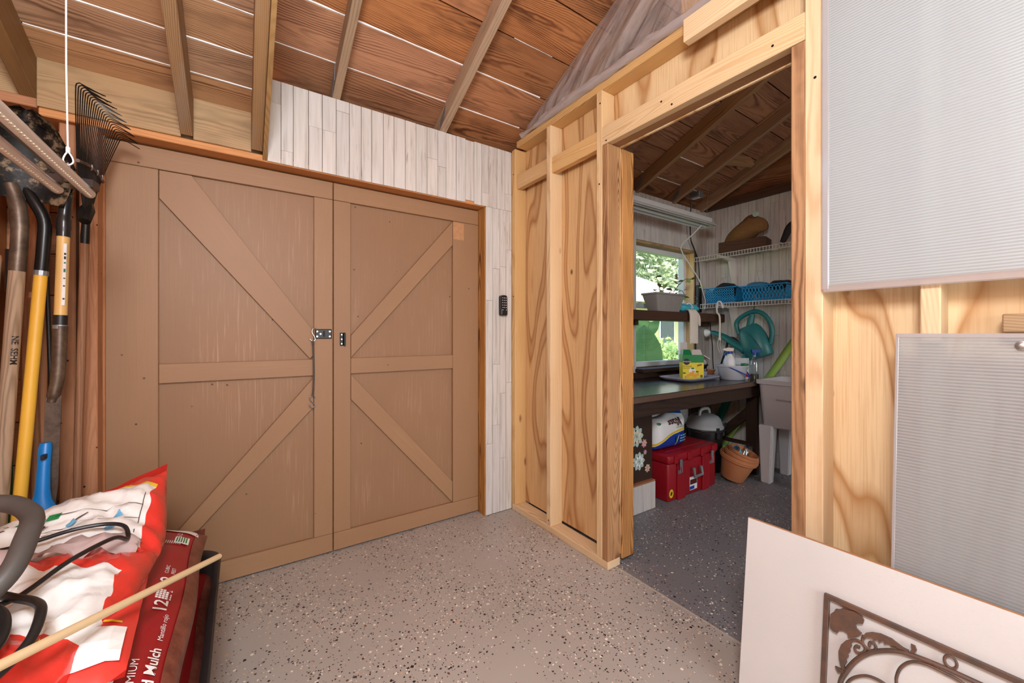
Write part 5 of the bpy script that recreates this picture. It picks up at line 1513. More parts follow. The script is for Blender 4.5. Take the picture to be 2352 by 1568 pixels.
# ---- peat moss bag standing on the tote
ms = thing('moss_bag', 'white and blue bag of moss standing upside down on the red tote', 'bag', (2.565, 1.80, 0.329))
def msf(u, v):
    pf = puff(u, v, 5, 0.5)
    return u, v, pf
bm = new(); nu, nv = 22, 18
Ft, Bk = [], []
for i in range(nu + 1):
    a, b = [], []
    for j in range(nv + 1):
        u, v = 2*i/nu - 1, j/nv
        pf = puff(u, 2*v - 1, 5, 0.45)
        top = max(0, v - 0.72)/0.28
        x = u*0.185*(1 - 0.05*top) + 0.02*top*(u > 0)
        z = v*0.27 - 0.05*top*(1 - u)*0.5 + (0.0 if top == 0 else 0.01*nz(u*4, v*4))
        d = 0.075*pf*(1 - 0.65*top) + 0.004
        yoff = 0.03*top*math.sin(u*3)
        cr = 0.006*nz(u*3, v*4, 2)
        edge = i in (0, nu) or j in (0, nv)
        p = bm.verts.new((x, -d + cr + yoff, z)); a.append(p)
        b.append(p if edge else bm.verts.new((x, d + yoff, z)))
    Ft.append(a); Bk.append(b)
for i in range(nu):
    for j in range(nv):
        bm.faces.new((Ft[i][j], Ft[i+1][j], Ft[i+1][j+1], Ft[i][j+1]))
        try: bm.faces.new((Bk[i][j], Bk[i][j+1], Bk[i+1][j+1], Bk[i+1][j]))
        except ValueError: pass
def moss_mat():
    m, nt, p = base_mat('moss_bag_print')
    tc = nd(nt, 'ShaderNodeTexCoord'); s = nd(nt, 'ShaderNodeSeparateXYZ', {'Vector': tc.outputs['Object']})
    x, z = s.outputs['X'], s.outputs['Z']
    # blue swoosh at the base under a yellow arc
    arcv = mth(nt, 'SUBTRACT', z, mth(nt, 'SUBTRACT', 0.125, mth(nt, 'MULTIPLY', mth(nt, 'POWER', mth(nt, 'SUBTRACT', x, 0.12), 2.0), 1.0)))
    c = ramp(nt, mth(nt, 'ADD', mth(nt, 'MULTIPLY', arcv, 5.0), 0.5), [(0.0, srgb(22, 58, 150)), (0.46, srgb(240, 240, 236)), (0.475, srgb(226, 190, 40)), (0.56, srgb(236, 235, 232))], 'CONSTANT')
    topb = mth(nt, 'GREATER_THAN', mth(nt, 'ADD', z, mth(nt, 'MULTIPLY', x, 0.10)), 0.248)
    c = mixc(nt, topb, c, srgb(24, 84, 170))
    nt.links.new(c, p.inputs['Base Color']); p.inputs['Roughness'].default_value = 0.3
    return m
obj('bag', bm, moss_mat(), ms, smooth=50)
def mf(x, z):
    v = min(1, max(0, z/0.27)); top = max(0, v - 0.72)/0.28
    u = max(-1, min(1, x/(0.185*(1 - 0.05*top))))
    d = 0.075*puff(u, 2*v - 1, 5, 0.45)*(1 - 0.65*top) + 0.004
    return V((x, -d - 0.008 + 0.03*top*math.sin(u*3), z - 0.05*top*(1 - u)*0.5))
bm = text_bm('Moss', 0.080, 'CENTER', 0.0015); decal('print', bm, W['print_brown'], ms, lambda u, v: mf(0.015 - u, 0.196 - v), False)
bm = text_bm('Sphagnum', 0.022); decal('print', bm, W['print_green'], ms, lambda u, v: mf(0.075 - u, 0.152 - v), False)
bm = disc(0.016, 16, 0.7, 1.5); decal('leaf_mark', bm, W['print_green'], ms, lambda u, v: mf(0.03 + u, 0.065 + v) + V((0, -0.003, 0)), False)
bm = thick([(0.012, 0.03), (0.05, 0.10)], 0.004); decal('leaf_line', bm, W['print_white'], ms, lambda u, v: mf(u, v) + V((0, -0.005, 0)), False)
for k, x in enumerate((0.065, 0.095, 0.125)):
    bm = quads([(x, 0.045 + 0.02*q, x + 0.024, 0.055 + 0.02*q) for q in range(3)]); o = decal('small_print', bm, W['print_lblue'], ms, lambda u, v: mf(u, v) + V((0, -0.003, 0)), False); o['kind'] = 'stuff'
bm = disc(0.015, 16); decal('emblem', bm, W['print_green'], ms, lambda u, v: mf(-0.150 + u, 0.20 + v) + V((0, 0.004, 0)), False)

# ---- shop vacuum
vc = thing('shop_vacuum', 'white-topped black shop vacuum behind the red tote', 'vacuum', (3.20, 1.86, 0.0))
bm = new(); lathe(bm, [(0.12, 0.05), (0.128, 0.07), (0.135, 0.30), (0.14, 0.33), (0.14, 0.36)], 28); obj('tank', bm, plain('black_drum', srgb(30, 28, 28), 0.3), vc, smooth=50)
bm = new(); lathe(bm, [(0.145, 0.36), (0.150, 0.375), (0.148, 0.40), (0.138, 0.412), (0.125, 0.45), (0.105, 0.475), (0.075, 0.488), (0.0, 0.492)], 28); hd = obj('motor_head', bm, plain('grey_white_head', srgb(150, 152, 152), 0.45), vc, smooth=50)
bm = new(); tube(bm, smooth_pts([(-0.075, 0, 0.475), (-0.06, 0, 0.522), (0, 0, 0.532), (0.06, 0, 0.522), (0.075, 0, 0.475)], 4), 0.013, 8); obj('carry_handle', bm, plain('grey_white_handle', srgb(168, 168, 166), 0.45), hd, smooth=50)
obj('rating_label', bx((0.02, -0.1495, 0.385), (0.07, -0.14, 0.425), 0.001), W['print_black'], hd, None, (0, 0, 0.2))
bm = new(); tube(bm, [(0.149*math.cos(a), 0.149*math.sin(a), 0.372) for a in [2*PI*k/28 for k in range(28)]], 0.009, 8, closed=True); obj('rim_band', bm, W['black'], vc, smooth=True)
for a in (-1.9, -0.7, 0.9, 2.4):
    o = obj('clamp', bx((-0.014, -0.158, 0.31), (0.014, -0.138, 0.40), 0.004), W['black'], vc, None, (0, 0, a + PI/2))
for a in (-2.3, -0.8, 0.8, 2.3):
    bm = new(); lathe(bm, [(0.0, -0.014), (0.022, -0.010), (0.025, 0.0), (0.022, 0.010), (0.0, 0.014)], 12)
    bm.transform(Matrix.Rotation(PI/2, 4, 'X')); o = obj('caster', bm, W['black'], vc, (0.105*math.cos(a), 0.105*math.sin(a), 0.025), smooth=True)
bm = new(); tube(bm, smooth_pts([(-0.15, -0.06, 0.37), (-0.05, -0.158, 0.372), (0.06, -0.155, 0.385), (0.14, -0.06, 0.37), (0.155, 0.02, 0.30), (0.15, -0.02, 0.16)], 5), 0.006, 6); obj('power_cable', bm, W['black'], vc)
bm = new(); tube(bm, smooth_pts([(0.12, -0.05, 0.34), (0.17, -0.07, 0.36), (0.195, -0.03, 0.30), (0.17, 0.02, 0.18), (0.15, 0.06, 0.06)], 6), 0.019, 10); obj('suction_hose', bm, W['black'], vc, smooth=True)

# ---- nested terracotta pots with bottles
def pot(name, label, loc, rx, rz, R, Hh, group):
    p = thing(name, label, 'flower pot', loc, group=group)
    p.rotation_euler = (rx, 0.0, rz)
    bm = new(); lathe(bm, [(R*0.58, 0), (R*0.64, 0.01), (R*0.90, Hh*0.82), (R, Hh*0.83), (R*1.02, Hh), (R*0.97, Hh + 0.003), (R*0.86, Hh*0.84), (R*0.56, 0.012), (0, 0.012)], 28)
    obj('body', bm, W['terra'], p, smooth=45)
    bm = new(); tube(bm, [(R*1.012*math.cos(a), R*1.012*math.sin(a), Hh*0.93) for a in [2*PI*k/28 for k in range(28)]], 0.004, 6, closed=True); obj('rim_bead', bm, W['terra'], p, smooth=True)
    return p
pot('terracotta_pot', 'largest terracotta pot, tilted on the floor beside the tote', (3.20, 1.635, 0.022), math.radians(16), 0.3, 0.132, 0.190, 'nested terracotta pots')
pot('terracotta_pot', 'terracotta pot nested inside the largest one, rim showing', (3.206, 1.625, 0.055), math.radians(19), 0.3, 0.118, 0.182, 'nested terracotta pots')
pot('terracotta_pot', 'innermost terracotta pot of the stack, holding bottles', (3.212, 1.617, 0.085), math.radians(22), 0.3, 0.104, 0.172, 'nested terracotta pots')
b1 = thing('plastic_bottle', 'clear bottle with a blue label lying in the pots', 'bottle', (3.235, 1.60, 0.205)); b1.rotation_euler = (math.radians(8), math.radians(-48), 0.0)
bm = new(); lathe(bm, [(0.026, 0), (0.029, 0.01), (0.029, 0.12), (0.013, 0.16), (0.013, 0.185), (0.0, 0.186)], 16); obj('body', bm, W['bottle'], b1, smooth=50)
bm = new(); lathe(bm, [(0.0295, 0.03), (0.0295, 0.09)], 16, cap0=False, cap1=False); obj('label', bm, W['print_lblue'], b1, smooth=True)
b2 = thing('glass_bottle', 'clear glass bottle standing neck-up in the pots', 'bottle', (3.235, 1.575, 0.175)); b2.rotation_euler = (math.radians(14), math.radians(12), 0)
bm = new(); lathe(bm, [(0.034, 0), (0.037, 0.01), (0.037, 0.05), (0.018, 0.085), (0.016, 0.12), (0.019, 0.125), (0.016, 0.128)], 18, cap1=False); obj('body', bm, W['bottle'], b2, smooth=50)
b3 = thing('glass_bottle', 'clear glass bottle leaning out of the pots towards the sink', 'bottle', (3.26, 1.57, 0.215)); b3.rotation_euler = (math.radians(10), math.radians(55), 0)
bm = new(); lathe(bm, [(0.030, 0), (0.033, 0.01), (0.033, 0.06), (0.018, 0.09), (0.017, 0.11)], 18, cap1=False); obj('body', bm, W['bottle'], b3, smooth=50)

# ---- painted flower board on a whitewashed crate
cr = thing('plank_crate', 'low whitewashed crate under the flower-painted board', 'crate', (2.14, 1.74, 0.0))
obj('box', bx((-0.135, -0.070, 0.0), (0.135, 0.080, 0.180)), W['fascia'], cr)
for k in range(6):
    x = -0.137 + 0.0457*k
    plank('front_slat', W['plank'], cr, (2.14 + x + 0.0228, 1.666, 0.002), (2.14 + x + 0.0228, 1.666, 0.178), 0.0442, 0.008, (1, 0, 0), 0.001)
plank('top_edge', W['sheath'], cr, (2.003, 1.742, 0.184), (2.277, 1.742, 0.184), 0.156, 0.008, (0, 1, 0), 0.001)
fb = thing('flower_board', 'dark wooden box painted with pale succulents, on the white crate', 'painted box', (2.16, 1.735, 0.189))
obj('box', bx((-0.13, -0.045, 0.0), (0.122, 0.045, 0.445), 0.003), wood('very_dark_wood', srgb(60, 42, 33), srgb(38, 26, 20), ring=40, contrast=0.5), fb)
def rosette(x, z, r, mats, n=9):
    for ring_i, (rr, m) in enumerate(((1.0, mats[0]), (0.68, mats[1]), (0.36, mats[0]))):
        for k in range(n - ring_i*2):
            a = 2*PI*k/(n - ring_i*2) + ring_i*0.4
            bm = new(); L, w = r*rr, r*rr*0.42
            prism(bm, [(L*0.15, -w*0.2), (L*0.5, -w*0.62), (L*0.82, -w*0.5), (L, 0), (L*0.82, w*0.5), (L*0.5, w*0.62), (L*0.15, w*0.2)], 0.0012, lambda u, v, q: (u*math.cos(a) - v*math.sin(a), -q - 0.0006*ring_i*2, u*math.sin(a) + v*math.cos(a)))
            obj('petal', bm, W[m], fb, (x, -0.0452 - 0.0015*ring_i, z))
rosette(-0.045, 0.30, 0.072, ('petal_teal', 'petal_cream'))
rosette(-0.02, 0.135, 0.062, ('petal_teal', 'print_white'))
rosette(0.035, 0.245, 0.030, ('flesh_pink', 'petal_cream'), 7)
rosette(0.070, 0.075, 0.028, ('petal_cream', 'flesh_pink'), 7)
rosette(0.045, 0.185, 0.018, ('flesh_pink', 'petal_teal'), 7)

# ---- wire shelves on the far wall
def wire_shelf(z, y0, y1, label, brackets):
    s = thing('wire_shelf', label, 'shelf', (XC - 0.16, (y0 + y1)/2, z), group='white wire shelves on the far wall')
    X0 = 3.512
    for dz, r in ((0.0, 0.0030), (-0.034, 0.0030)):
        bm = new(); tube(bm, [(X0, y0, z + dz), (X0, y1, z + dz)], r, 6); obj('front_rail', bm, W['wire_white'], s, world=True)
    bm = new(); tube(bm, [(3.79, y0, z), (3.79, y1, z)], 0.003, 6); obj('back_rail', bm, W['wire_white'], s, world=True)
    bm = new(); tube(bm, [(3.65, y0, z - 0.004), (3.65, y1, z - 0.004)], 0.003, 6); obj('middle_rail', bm, W['wire_white'], s, world=True)
    n = int((y1 - y0)/0.0235)
    bm = new()
    for k in range(n + 1):
        y = y0 + (y1 - y0)*k/n
        tube(bm, [(3.795, y, z + 0.003), (X0, y, z + 0.003), (X0 - 0.001, y, z - 0.034)], 0.0021, 5)
    o = obj('wires', bm, W['wire_white'], s, world=True); o['kind'] = 'stuff'
    for y in brackets:
        bm = new(); prism(bm, [(3.52, z - 0.008), (3.52, z - 0.020), (3.70, z - 0.045), (3.782, z - 0.30), (3.797, z - 0.30), (3.797, z - 0.008)], 0.022, lambda u, v, w, y=y: (u, y + w - 0.011, v))
        obj('bracket', bm, W['wire_white'], s, world=True)
wire_shelf(1.865, 1.0, 2.135, 'upper white wire shelf holding a wooden box and brown sack', (1.915,))
wire_shelf(1.425, 1.0, 2.08, 'lower white wire shelf holding two blue baskets', (1.905,))

bxo = thing('wooden_box', 'small dark wooden box on the upper wire shelf', 'box', (3.63, 1.745, 1.871), 0.18)
for nm, a, b in (('side', (-0.095, -0.175), (0.095, -0.175)), ('side', (-0.095, 0.175), (0.095, 0.175)), ('end', (-0.095, -0.17), (-0.095, 0.17)), ('end', (0.095, -0.17), (0.095, 0.17))):
    m_ = wm(bxo); plank(nm, W['shelfwood'], bxo, m_ @ V((a[0], a[1], 0.045)), m_ @ V((b[0], b[1], 0.045)), 0.09, 0.012, (0, 0, 1), 0.001)
obj('bottom', bx((-0.095, -0.17, 0.0), (0.095, 0.17, 0.01)), W['shelfwood'], bxo)
sc_ = thing('brown_sack', 'lumpy brown cloth sack resting in the box on the upper shelf', 'sack', (3.63, 1.73, 1.885))
bm = new()
sec = []
for i in range(15):
    t = i/14
    y = 0.19 - 0.36*t
    cz = 0.08 + 0.14*math.sin(t*1.9) - 0.05*max(0, t - 0.75)*4*0.4
    r = 0.022 + 0.06*math.sin(PI*min(1, t*1.02))**0.7
    sec.append([(r*0.9*math.cos(2*PI*k/16)*(1 + 0.3*nz(t*6, k*0.8)), y + 0.01*nz(t*7, k), max(0.012, cz*0.9 + r*1.15*math.sin(2*PI*k/16)*(1 + 0.42*nz(t*5 + 9, k*0.9)))) for k in range(16)])
loft(bm, sec)
obj('sack', bm, W['burlap'], sc_, smooth=60)
bm = new(); lathe(bm, [(0.0, 0), (0.024, 0.0), (0.024, 0.003), (0.0, 0.004)], 14); obj('tag', bm, W['petal_teal'], sc_, (-0.05, -0.10, 0.275), (0, -1.2, 0.2))
bt = thing('brown_boot', 'dark brown curved item at the right end of the upper shelf', 'boot', (3.60, 1.33, 1.87))
bm = new(); tube(bm, smooth_pts([(0, 0.11, 0.02), (0, 0.085, 0.07), (0, 0.055, 0.13), (0, 0.0, 0.16), (0, -0.06, 0.13), (0, -0.12, 0.10)], 4), [0.018 + 0.012*math.sin(i/20*PI) for i in range(21)], 10)
obj('leather', bm, W['fabric_dark'], bt, smooth=True)
obj('sole', bx((-0.022, 0.08, 0.0), (0.022, 0.135, 0.014), 0.004), W['shelfwood'], bt)

# ---- blue baskets
def holed(bm, P0, du, dv, nn, cols, rows, hole, seg=8, slots=False):
    """panel of cells with holes; P0 origin, du/dv cell vectors, nn normal*thickness"""
    for i in range(cols):
        for j in range(rows):
            o = P0 + du*i + dv*j
            sq = [o, o + du, o + du + dv, o + dv]
            c = o + (du + dv)/2
            outer, inner = [], []
            for k in range(seg):
                a = 2*PI*(k + 0.5)/seg
                ca, sa = math.cos(a), math.sin(a)
                m_ = max(abs(ca), abs(sa))
                outer.append(c + du*(ca/m_/2) + dv*(sa/m_/2))
                inner.append(c + du*(ca*hole) + dv*(sa*hole if not slots else sa/m_*0.36 + 0))
            vo = [bm.verts.new(p) for p in outer]; vi = [bm.verts.new(p) for p in inner]
            for k in range(seg): bm.faces.new((vo[k], vo[(k+1) % seg], vi[(k+1) % seg], vi[k]))
    bmesh.ops.remove_doubles(bm, verts=bm.verts[:], dist=1e-5)
def basket(label, y0, y1, x0, x1, z0, h, slots, flare=0.02):
    b = thing('plastic_basket', label, 'basket', ((x0+x1)/2, (y0+y1)/2, z0), group='blue plastic baskets')
    cx, cy = (x0+x1)/2, (y0+y1)/2
    a, c = (x1-x0)/2, (y1-y0)/2
    base = [V((-a + flare, -c + flare, 0)), V((a - flare, -c + flare, 0)), V((a - flare, c - flare, 0)), V((-a + flare, c - flare, 0))]
    top = [V((-a, -c, h)), V((a, -c, h)), V((a, c, h)), V((-a, c, h))]
    for k in range(4):
        b0, b1, t0 = base[k], base[(k+1) % 4], top[k]
        L = (b1 - b0).length
        cols = max(3, int(L/(0.020 if not slots else 0.024)))
        rows = 5 if not slots else 2
        bm = new(); 
        lift = (top[k] + top[(k+1) % 4])/2 - (b0 + b1)/2
        P0 = b0 + lift*0.12
        holed(bm, P0, (b1 - b0)/cols, lift*0.80/rows, V(), cols, rows, 0.32, 8, slots)
        bmesh.ops.solidify(bm, geom=bm.faces[:], thickness=0.003)
        obj('lattice_side', bm, W['bluebasket'], b)
    bm = new(); loft(bm, [[p for p in base], [p*0.97 + V((0, 0, 0.004)) for p in base]]); obj('bottom', bm, W['bluebasket'], b)
    bm = new(); tube(bm, [p*1.01 + V((0, 0, -0.002)) for p in top], 0.006, 6, closed=True); obj('rim', bm, W['bluebasket'], b)
    bm = new(); tube(bm, [p + V((0, 0, 0.006)) for p in base], 0.006, 6, closed=True); obj('base_rim', bm, W['bluebasket'], b)
    return b
basket('blue basket with round holes, at the window end of the lower shelf', 1.765, 2.055, 3.525, 3.76, 1.4305, 0.135, False)
basket('blue basket with slanted slots, further from the window on the lower shelf', 1.385, 1.735, 3.525, 3.76, 1.4305, 0.125, True)
def lump(bm, c, r, seed, sq=(1, 1, 1), n=14):
    rings = []
    for i in range(n + 1):
        th = PI*i/n
        rings.append((r*math.sin(th), r*math.cos(th)))
    R = lathe(bm, [(max(a, 0.0), -z) for a, z in rings], 16)
    for ring_ in R:
        for v in ring_:
            p = v.co
            s = 1 + 0.30*nz(p.x/r*1.6 + seed, p.y/r*1.6, p.z/r*1.6 + seed)
            v.co = V((p.x*s*sq[0] + c[0], p.y*s*sq[1] + c[1], p.z*s*sq[2] + c[2]))
    return bm
bm = new(); lump(bm, (3.645, 1.91, 1.555), 0.075, 3, (1.0, 1.45, 0.75))
one('dark_cloth', bm, W['fabric_dark'], 'bunched black cloth heaped in the round-holed blue basket', 'cloth', (3.645, 1.91, 1.52), smooth=True)
bm = new(); lump(bm, (3.63, 1.64, 1.555), 0.06, 8, (1.1, 1.5, 0.6))
one('blue_cloth', bm, W['fabric_blue'], 'faded blue cloth glove draped over the slotted basket', 'glove', (3.63, 1.64, 1.52), smooth=True)
bm = new(); lump(bm, (3.64, 1.47, 1.56), 0.06, 15, (1.1, 1.5, 0.6))
one('garden_glove', bm, W['fabric_dark'], 'dark garden glove bunched in the right end of the slotted basket', 'glove', (3.64, 1.47, 1.52), smooth=True)

# ---- window shelf and what stands on it
sh = thing('window_shelf', 'dark wooden shelf running across the window', 'shelf', (2.7, 2.09, 1.265))
plank('board', W['shelfwood'], sh, (1.62, 2.09, 1.304), (3.79, 2.09, 1.304), 0.18, 0.074, (0, 1, 0), 0.004)
for x in (2.62, 3.66):
    obj('cleat', bx((x, 2.10, 1.225), (x + 0.04, 2.182, 1.267), 0.003), W['shelfwood'], sh, world=True)
pl = thing('planter', 'grey ribbed planter with a straggly plant on the window shelf', 'planter', (2.968, 2.085, 1.342))
bm = new(); loft(bm, [[(x, y, z) for x, y in rrect(w, l, 0.02, 3)] for w, l, z in ((0.29, 0.115, 0), (0.385, 0.158, 0.135), (0.405, 0.172, 0.138), (0.405, 0.172, 0.152), (0.38, 0.15, 0.152), (0.36, 0.14, 0.12))])
obj('pot', bm, W['pot_grey'], pl, smooth=40)
for k in range(13):
    x = -0.165 + 0.0275*k
    bm = new(); tube(bm, [(x*0.80, -0.0575, 0.006), (x, -0.0775, 0.128)], 0.003, 5); obj('rib', bm, W['pot_grey'], pl)
obj('soil', bx((-0.17, -0.06, 0.115), (0.17, 0.06, 0.135)), W['soil'], pl)
def leafblade(L, w, n=6, fold=0.15, droop=0.3):
    bm = new()
    A = []
    for i in range(n + 1):
        t = i/n
        ww = w/2*math.sin(PI*min(1, t*0.96 + 0.04))**0.8
        z = -droop*L*t*t
        A.append([bm.verts.new((L*t, -ww, z + fold*ww)), bm.verts.new((L*t, 0, z)), bm.verts.new((L*t, ww, z + fold*ww))])
    for a, b in zip(A, A[1:]):
        for k in range(2): bm.faces.new((a[k], a[k+1], b[k+1], b[k]))
    return bm
rp = random.Random(5)
for st_pts in ([(-0.05, 0, 0.13), (-0.08, -0.01, 0.22), (-0.105, 0.0, 0.29)], [(-0.02, 0.01, 0.13), (0.0, 0.0, 0.20), (0.02, -0.01, 0.24)], [(0.10, 0, 0.13), (0.16, -0.02, 0.22), (0.26, -0.03, 0.29), (0.34, -0.04, 0.30)], [(0.12, 0, 0.13), (0.19, -0.04, 0.19), (0.22, -0.06, 0.13)], [(-0.12, 0, 0.13), (-0.16, -0.02, 0.17), (-0.17, -0.04, 0.165)], [(0.04, 0, 0.13), (0.07, -0.02, 0.18), (0.09, -0.05, 0.19)]):
    sp = smooth_pts(st_pts, 5)
    bm = new(); tube(bm, sp, 0.0025, 5); sm_ = obj('stem', bm, W['leaf_dark'], pl)
    for q in sp[3::3] + sp[-1:]:
        L = rp.uniform(0.035, 0.06)
        o = obj('leaf', leafblade(L, L*0.62, 5), W['leaf_dark'] if rp.random() < 0.7 else W['leaf'], sm_, q, (rp.uniform(-0.8, 0.8), rp.uniform(-0.6, 0.6), rp.uniform(0, 6.3)))
bp = thing('blue_package', 'shiny teal blue wrapped bundle on the window shelf', 'package', (3.30, 2.07, 1.342))
for i, (dx, r) in enumerate(((-0.08, 0.05), (0.06, 0.052))):
    bm = new(); lump(bm, (dx, 0.0, 0.042), r, 20 + i*3, (1.5, 1.0, 0.75)); obj('bundle', bm, W['film_teal'], bp, smooth=True)
bm = new(); tube(bm, smooth_pts([(-0.02, -0.06, 0.04), (0.0, -0.02, 0.085), (0.03, 0.03, 0.08)], 4), 0.006, 6); obj('tie', bm, W['white_plastic'], bp)
rm = thing('rope_hank', 'hank of off-white cotton cord hanging over the window shelf edge', 'rope', (3.235, 1.985, 1.05))
for k in range(9):
    x = -0.05 + 0.0125*k
    bm = new(); tube(bm, smooth_pts([(x*0.5 + 0.03, 0.09, 0.305), (x*0.8, 0.02, 0.315), (x, -0.008, 0.27), (x + 0.004*nz(k, 1), -0.010, 0.15), (x + 0.010*nz(k, 4), -0.010, 0.02 + 0.03*abs(nz(k*1.3, 2)))], 4), 0.0075, 6)
    obj('strand', bm, W['rope'], rm, smooth=True)
bm = new(); tube(bm, smooth_pts([(0.05, 0.01, 0.315), (0.085, -0.01, 0.26), (0.09, -0.012, 0.18), (0.075, -0.012, 0.20), (0.07, -0.01, 0.28)], 5), 0.006, 6); obj('loose_loop', bm, W['rope'], rm, smooth=True)

# ---- hanging hook strap and cords
hk = thing('plastic_hook', 'off-white plastic hook strap hanging from the lower wire shelf', 'hook', (3.50, 1.88, 1.10))
bm = new(); tube(bm, smooth_pts([(-0.006, -0.02, 0.28), (-0.006, 0.0, 0.335), (-0.004, 0.03, 0.33), (-0.006, 0.035, 0.25), (-0.006, 0.01, 0.20), (-0.006, 0.01, 0.0)], 5), 0.008, 6); obj('hook', bm, W['rope'], hk, smooth=True)
for y in (0.0, 0.02):
    bm = new(); tube(bm, smooth_pts([(-0.004, y, 0.02), (-0.002, y + 0.01, -0.05), (-0.002, y - 0.01, -0.11)], 4), 0.0022, 5); obj('string', bm, W['rope'], hk)

# ---- watering can
wc = thing('watering_can', 'teal plastic watering can hanging from the lower wire shelf', 'watering can', (3.60, 1.66, 0.93))
def wcp(y, z): return (0.0, y - 1.66, z - 0.93)
bm = new()
# body: tilted tapered bulk lofted from base to shoulder
axis0, axis1 = V(wcp(1.60, 0.96)), V(wcp(1.70, 1.22))
ax = (axis1 - axis0); axn = ax.normalized(); side = V((1, 0, 0)); fw = axn.cross(side)
sec = []
for t, rx, ry in ((0.0, 0.070, 0.098), (0.03, 0.076, 0.106), (0.35, 0.080, 0.112), (0.65, 0.074, 0.108), (0.88, 0.058, 0.092), (1.0, 0.042, 0.070)):
    c = axis0 + ax*t
    sec.append([c + side*rx*math.cos(2*PI*k/24) + fw*ry*math.sin(2*PI*k/24) for k in range(24)])
loft(bm, sec)
obj('body', bm, W['teal'], wc, smooth=45)
bm = new(); tube(bm, smooth_pts([wcp(1.775, 1.15), wcp(1.80, 1.24), wcp(1.76, 1.30), wcp(1.66, 1.345), wcp(1.58, 1.32), wcp(1.525, 1.24), wcp(1.515, 1.15), wcp(1.53, 1.07)], 5), 0.019, 10); obj('handle', bm, W['teal'], wc, smooth=True)
bm = new(); tube(bm, smooth_pts([wcp(1.69, 1.20), wcp(1.68, 1.27), wcp(1.665, 1.325)], 4), [0.03 - 0.0012*i for i in range(9)], 10); obj('handle_post', bm, W['teal'], wc, smooth=True)
bm = new(); tube(bm, smooth_pts([wcp(1.72, 1.02), wcp(1.80, 1.06), wcp(1.90, 1.125), wcp(2.00, 1.165), wcp(2.03, 1.168)], 5), [0.040 - 0.0013*i for i in range(21)], 12); sp_ = obj('spout', bm, W['teal'], wc, smooth=True)
bm = new(); tube(bm, [wcp(2.02, 1.168), wcp(2.035, 1.168), wcp(2.055, 1.166), wcp(2.075, 1.165)], [0.012, 0.016, 0.034, 0.038], 16); obj('rose', bm, W['white_plastic'], sp_, smooth=45)
for k in range(3):
    bm = new(); tube(bm, smooth_pts([wcp(1.56 + 0.02*k, 1.02 + 0.03*k) , wcp(1.60 + 0.02*k, 1.08 + 0.03*k), wcp(1.65 + 0.015*k, 1.10 + 0.03*k)], 4), 0.003, 5); obj('embossed_line', bm, W['teal'], wc, (-0.074, 0, 0))
bm = new(); tube(bm, [wcp(1.655, 1.36), wcp(1.65, 1.428)], 0.003, 6); obj('hang_hook', bm, W['blackmetal'], wc)

# ---- foam noodles
bm = new(); tube(bm, [(3.72, 1.40, 1.10), (3.73, 2.02, 0.07)], 0.029, 14)
one('lime_noodle', bm, W['lime'], 'lime green foam tube leaning behind the bench and sink', 'foam tube', (3.73, 2.02, 0.04), smooth=True)
bm = new(); tube(bm, [(3.66, 1.70, 1.06), (3.665, 2.10, 0.10)], 0.032, 14)
one('teal_noodle', bm, W['tealfoam'], 'teal foam tube leaning behind the workbench', 'foam tube', (3.665, 2.10, 0.07), smooth=True)

# ---- things on the worktop
ZT = 0.7805
ty = thing('plastic_tray', 'shallow pale lilac tray on the workbench', 'tray', (3.06, 1.905, ZT))
bm = new(); loft(bm, [[(x, y, z) for x, y in rrect(w, l, 0.07, 5)] for w, l, z in ((0.42, 0.24, 0.0), (0.47, 0.28, 0.014), (0.485, 0.295, 0.024), (0.475, 0.285, 0.027), (0.45, 0.265, 0.016), (0.41, 0.23, 0.006))]); obj('dish', bm, W['tray'], ty, smooth=45)
bm = new(); tube(bm, [(x, y, 0.025) for x, y in rrect(0.482, 0.292, 0.07, 5)], 0.004, 6, closed=True); obj('rolled_rim', bm, W['tray'], ty, smooth=True)
pf_ = thing('plant_food_box', 'green and yellow plant food carton with open flaps on the tray', 'carton', (3.06, 1.890, ZT + 0.007), -0.70)
obj('carton', bx((-0.082, -0.045, 0.0), (0.082, 0.045, 0.135), 0.001), plain('carton_yellow', srgb(240, 214, 40), 0.4), pf_)
obj('green_top', bx((-0.0825, -0.0455, 0.135), (0.0825, 0.0455, 0.198), 0.001), plain('carton_green', srgb(16, 132, 66), 0.4), pf_)
fm = plain('carton_board', srgb(206, 196, 190), 0.8)
for poly, nm in (([(-0.082, 0.045), (-0.082, 0.048), (-0.075, 0.048), (-0.075, 0.045)], 'flap'),):
    pass
bm = new(); prism(bm, [(-0.075, 0.198), (-0.020, 0.198), (-0.020, 0.300), (-0.075, 0.295)], 0.0015, lambda u, v, w: (u, 0.044 + w, v)); obj('flap', bm, fm, pf_)
bm = new(); prism(bm, [(0.082, 0.198), (0.135, 0.165), (0.130, 0.160), (0.082, 0.190)], 0.085, lambda u, v, w: (u, -0.043 + w, v)); obj('flap', bm, fm, pf_)
bm = new(); prism(bm, [(-0.010, 0.198), (0.070, 0.198), (0.062, 0.240), (-0.004, 0.240)], 0.0015, lambda u, v, w: (u, -0.046 + w + (v - 0.198)*0.5, v)); obj('flap', bm, fm, pf_)
bm = new(); loft(bm, [[(-0.08, -0.044, 0.198), (-0.01, -0.044, 0.198), (-0.01, 0.043, 0.198), (-0.08, 0.043, 0.198)], [(-0.068, -0.018, 0.238), (-0.016, -0.018, 0.238), (-0.016, 0.020, 0.238), (-0.068, 0.020, 0.238)]]); obj('gable_top', bm, plain('carton_green_lid', srgb(18, 128, 76), 0.35), pf_)
ff = lambda u, v: V((u, -0.0466, v))
bm = disc(0.026, 24); decal('logo_disc', bm, W['print_black'], pf_, lambda u, v: ff(-0.052 + u, 0.142 + v), False)
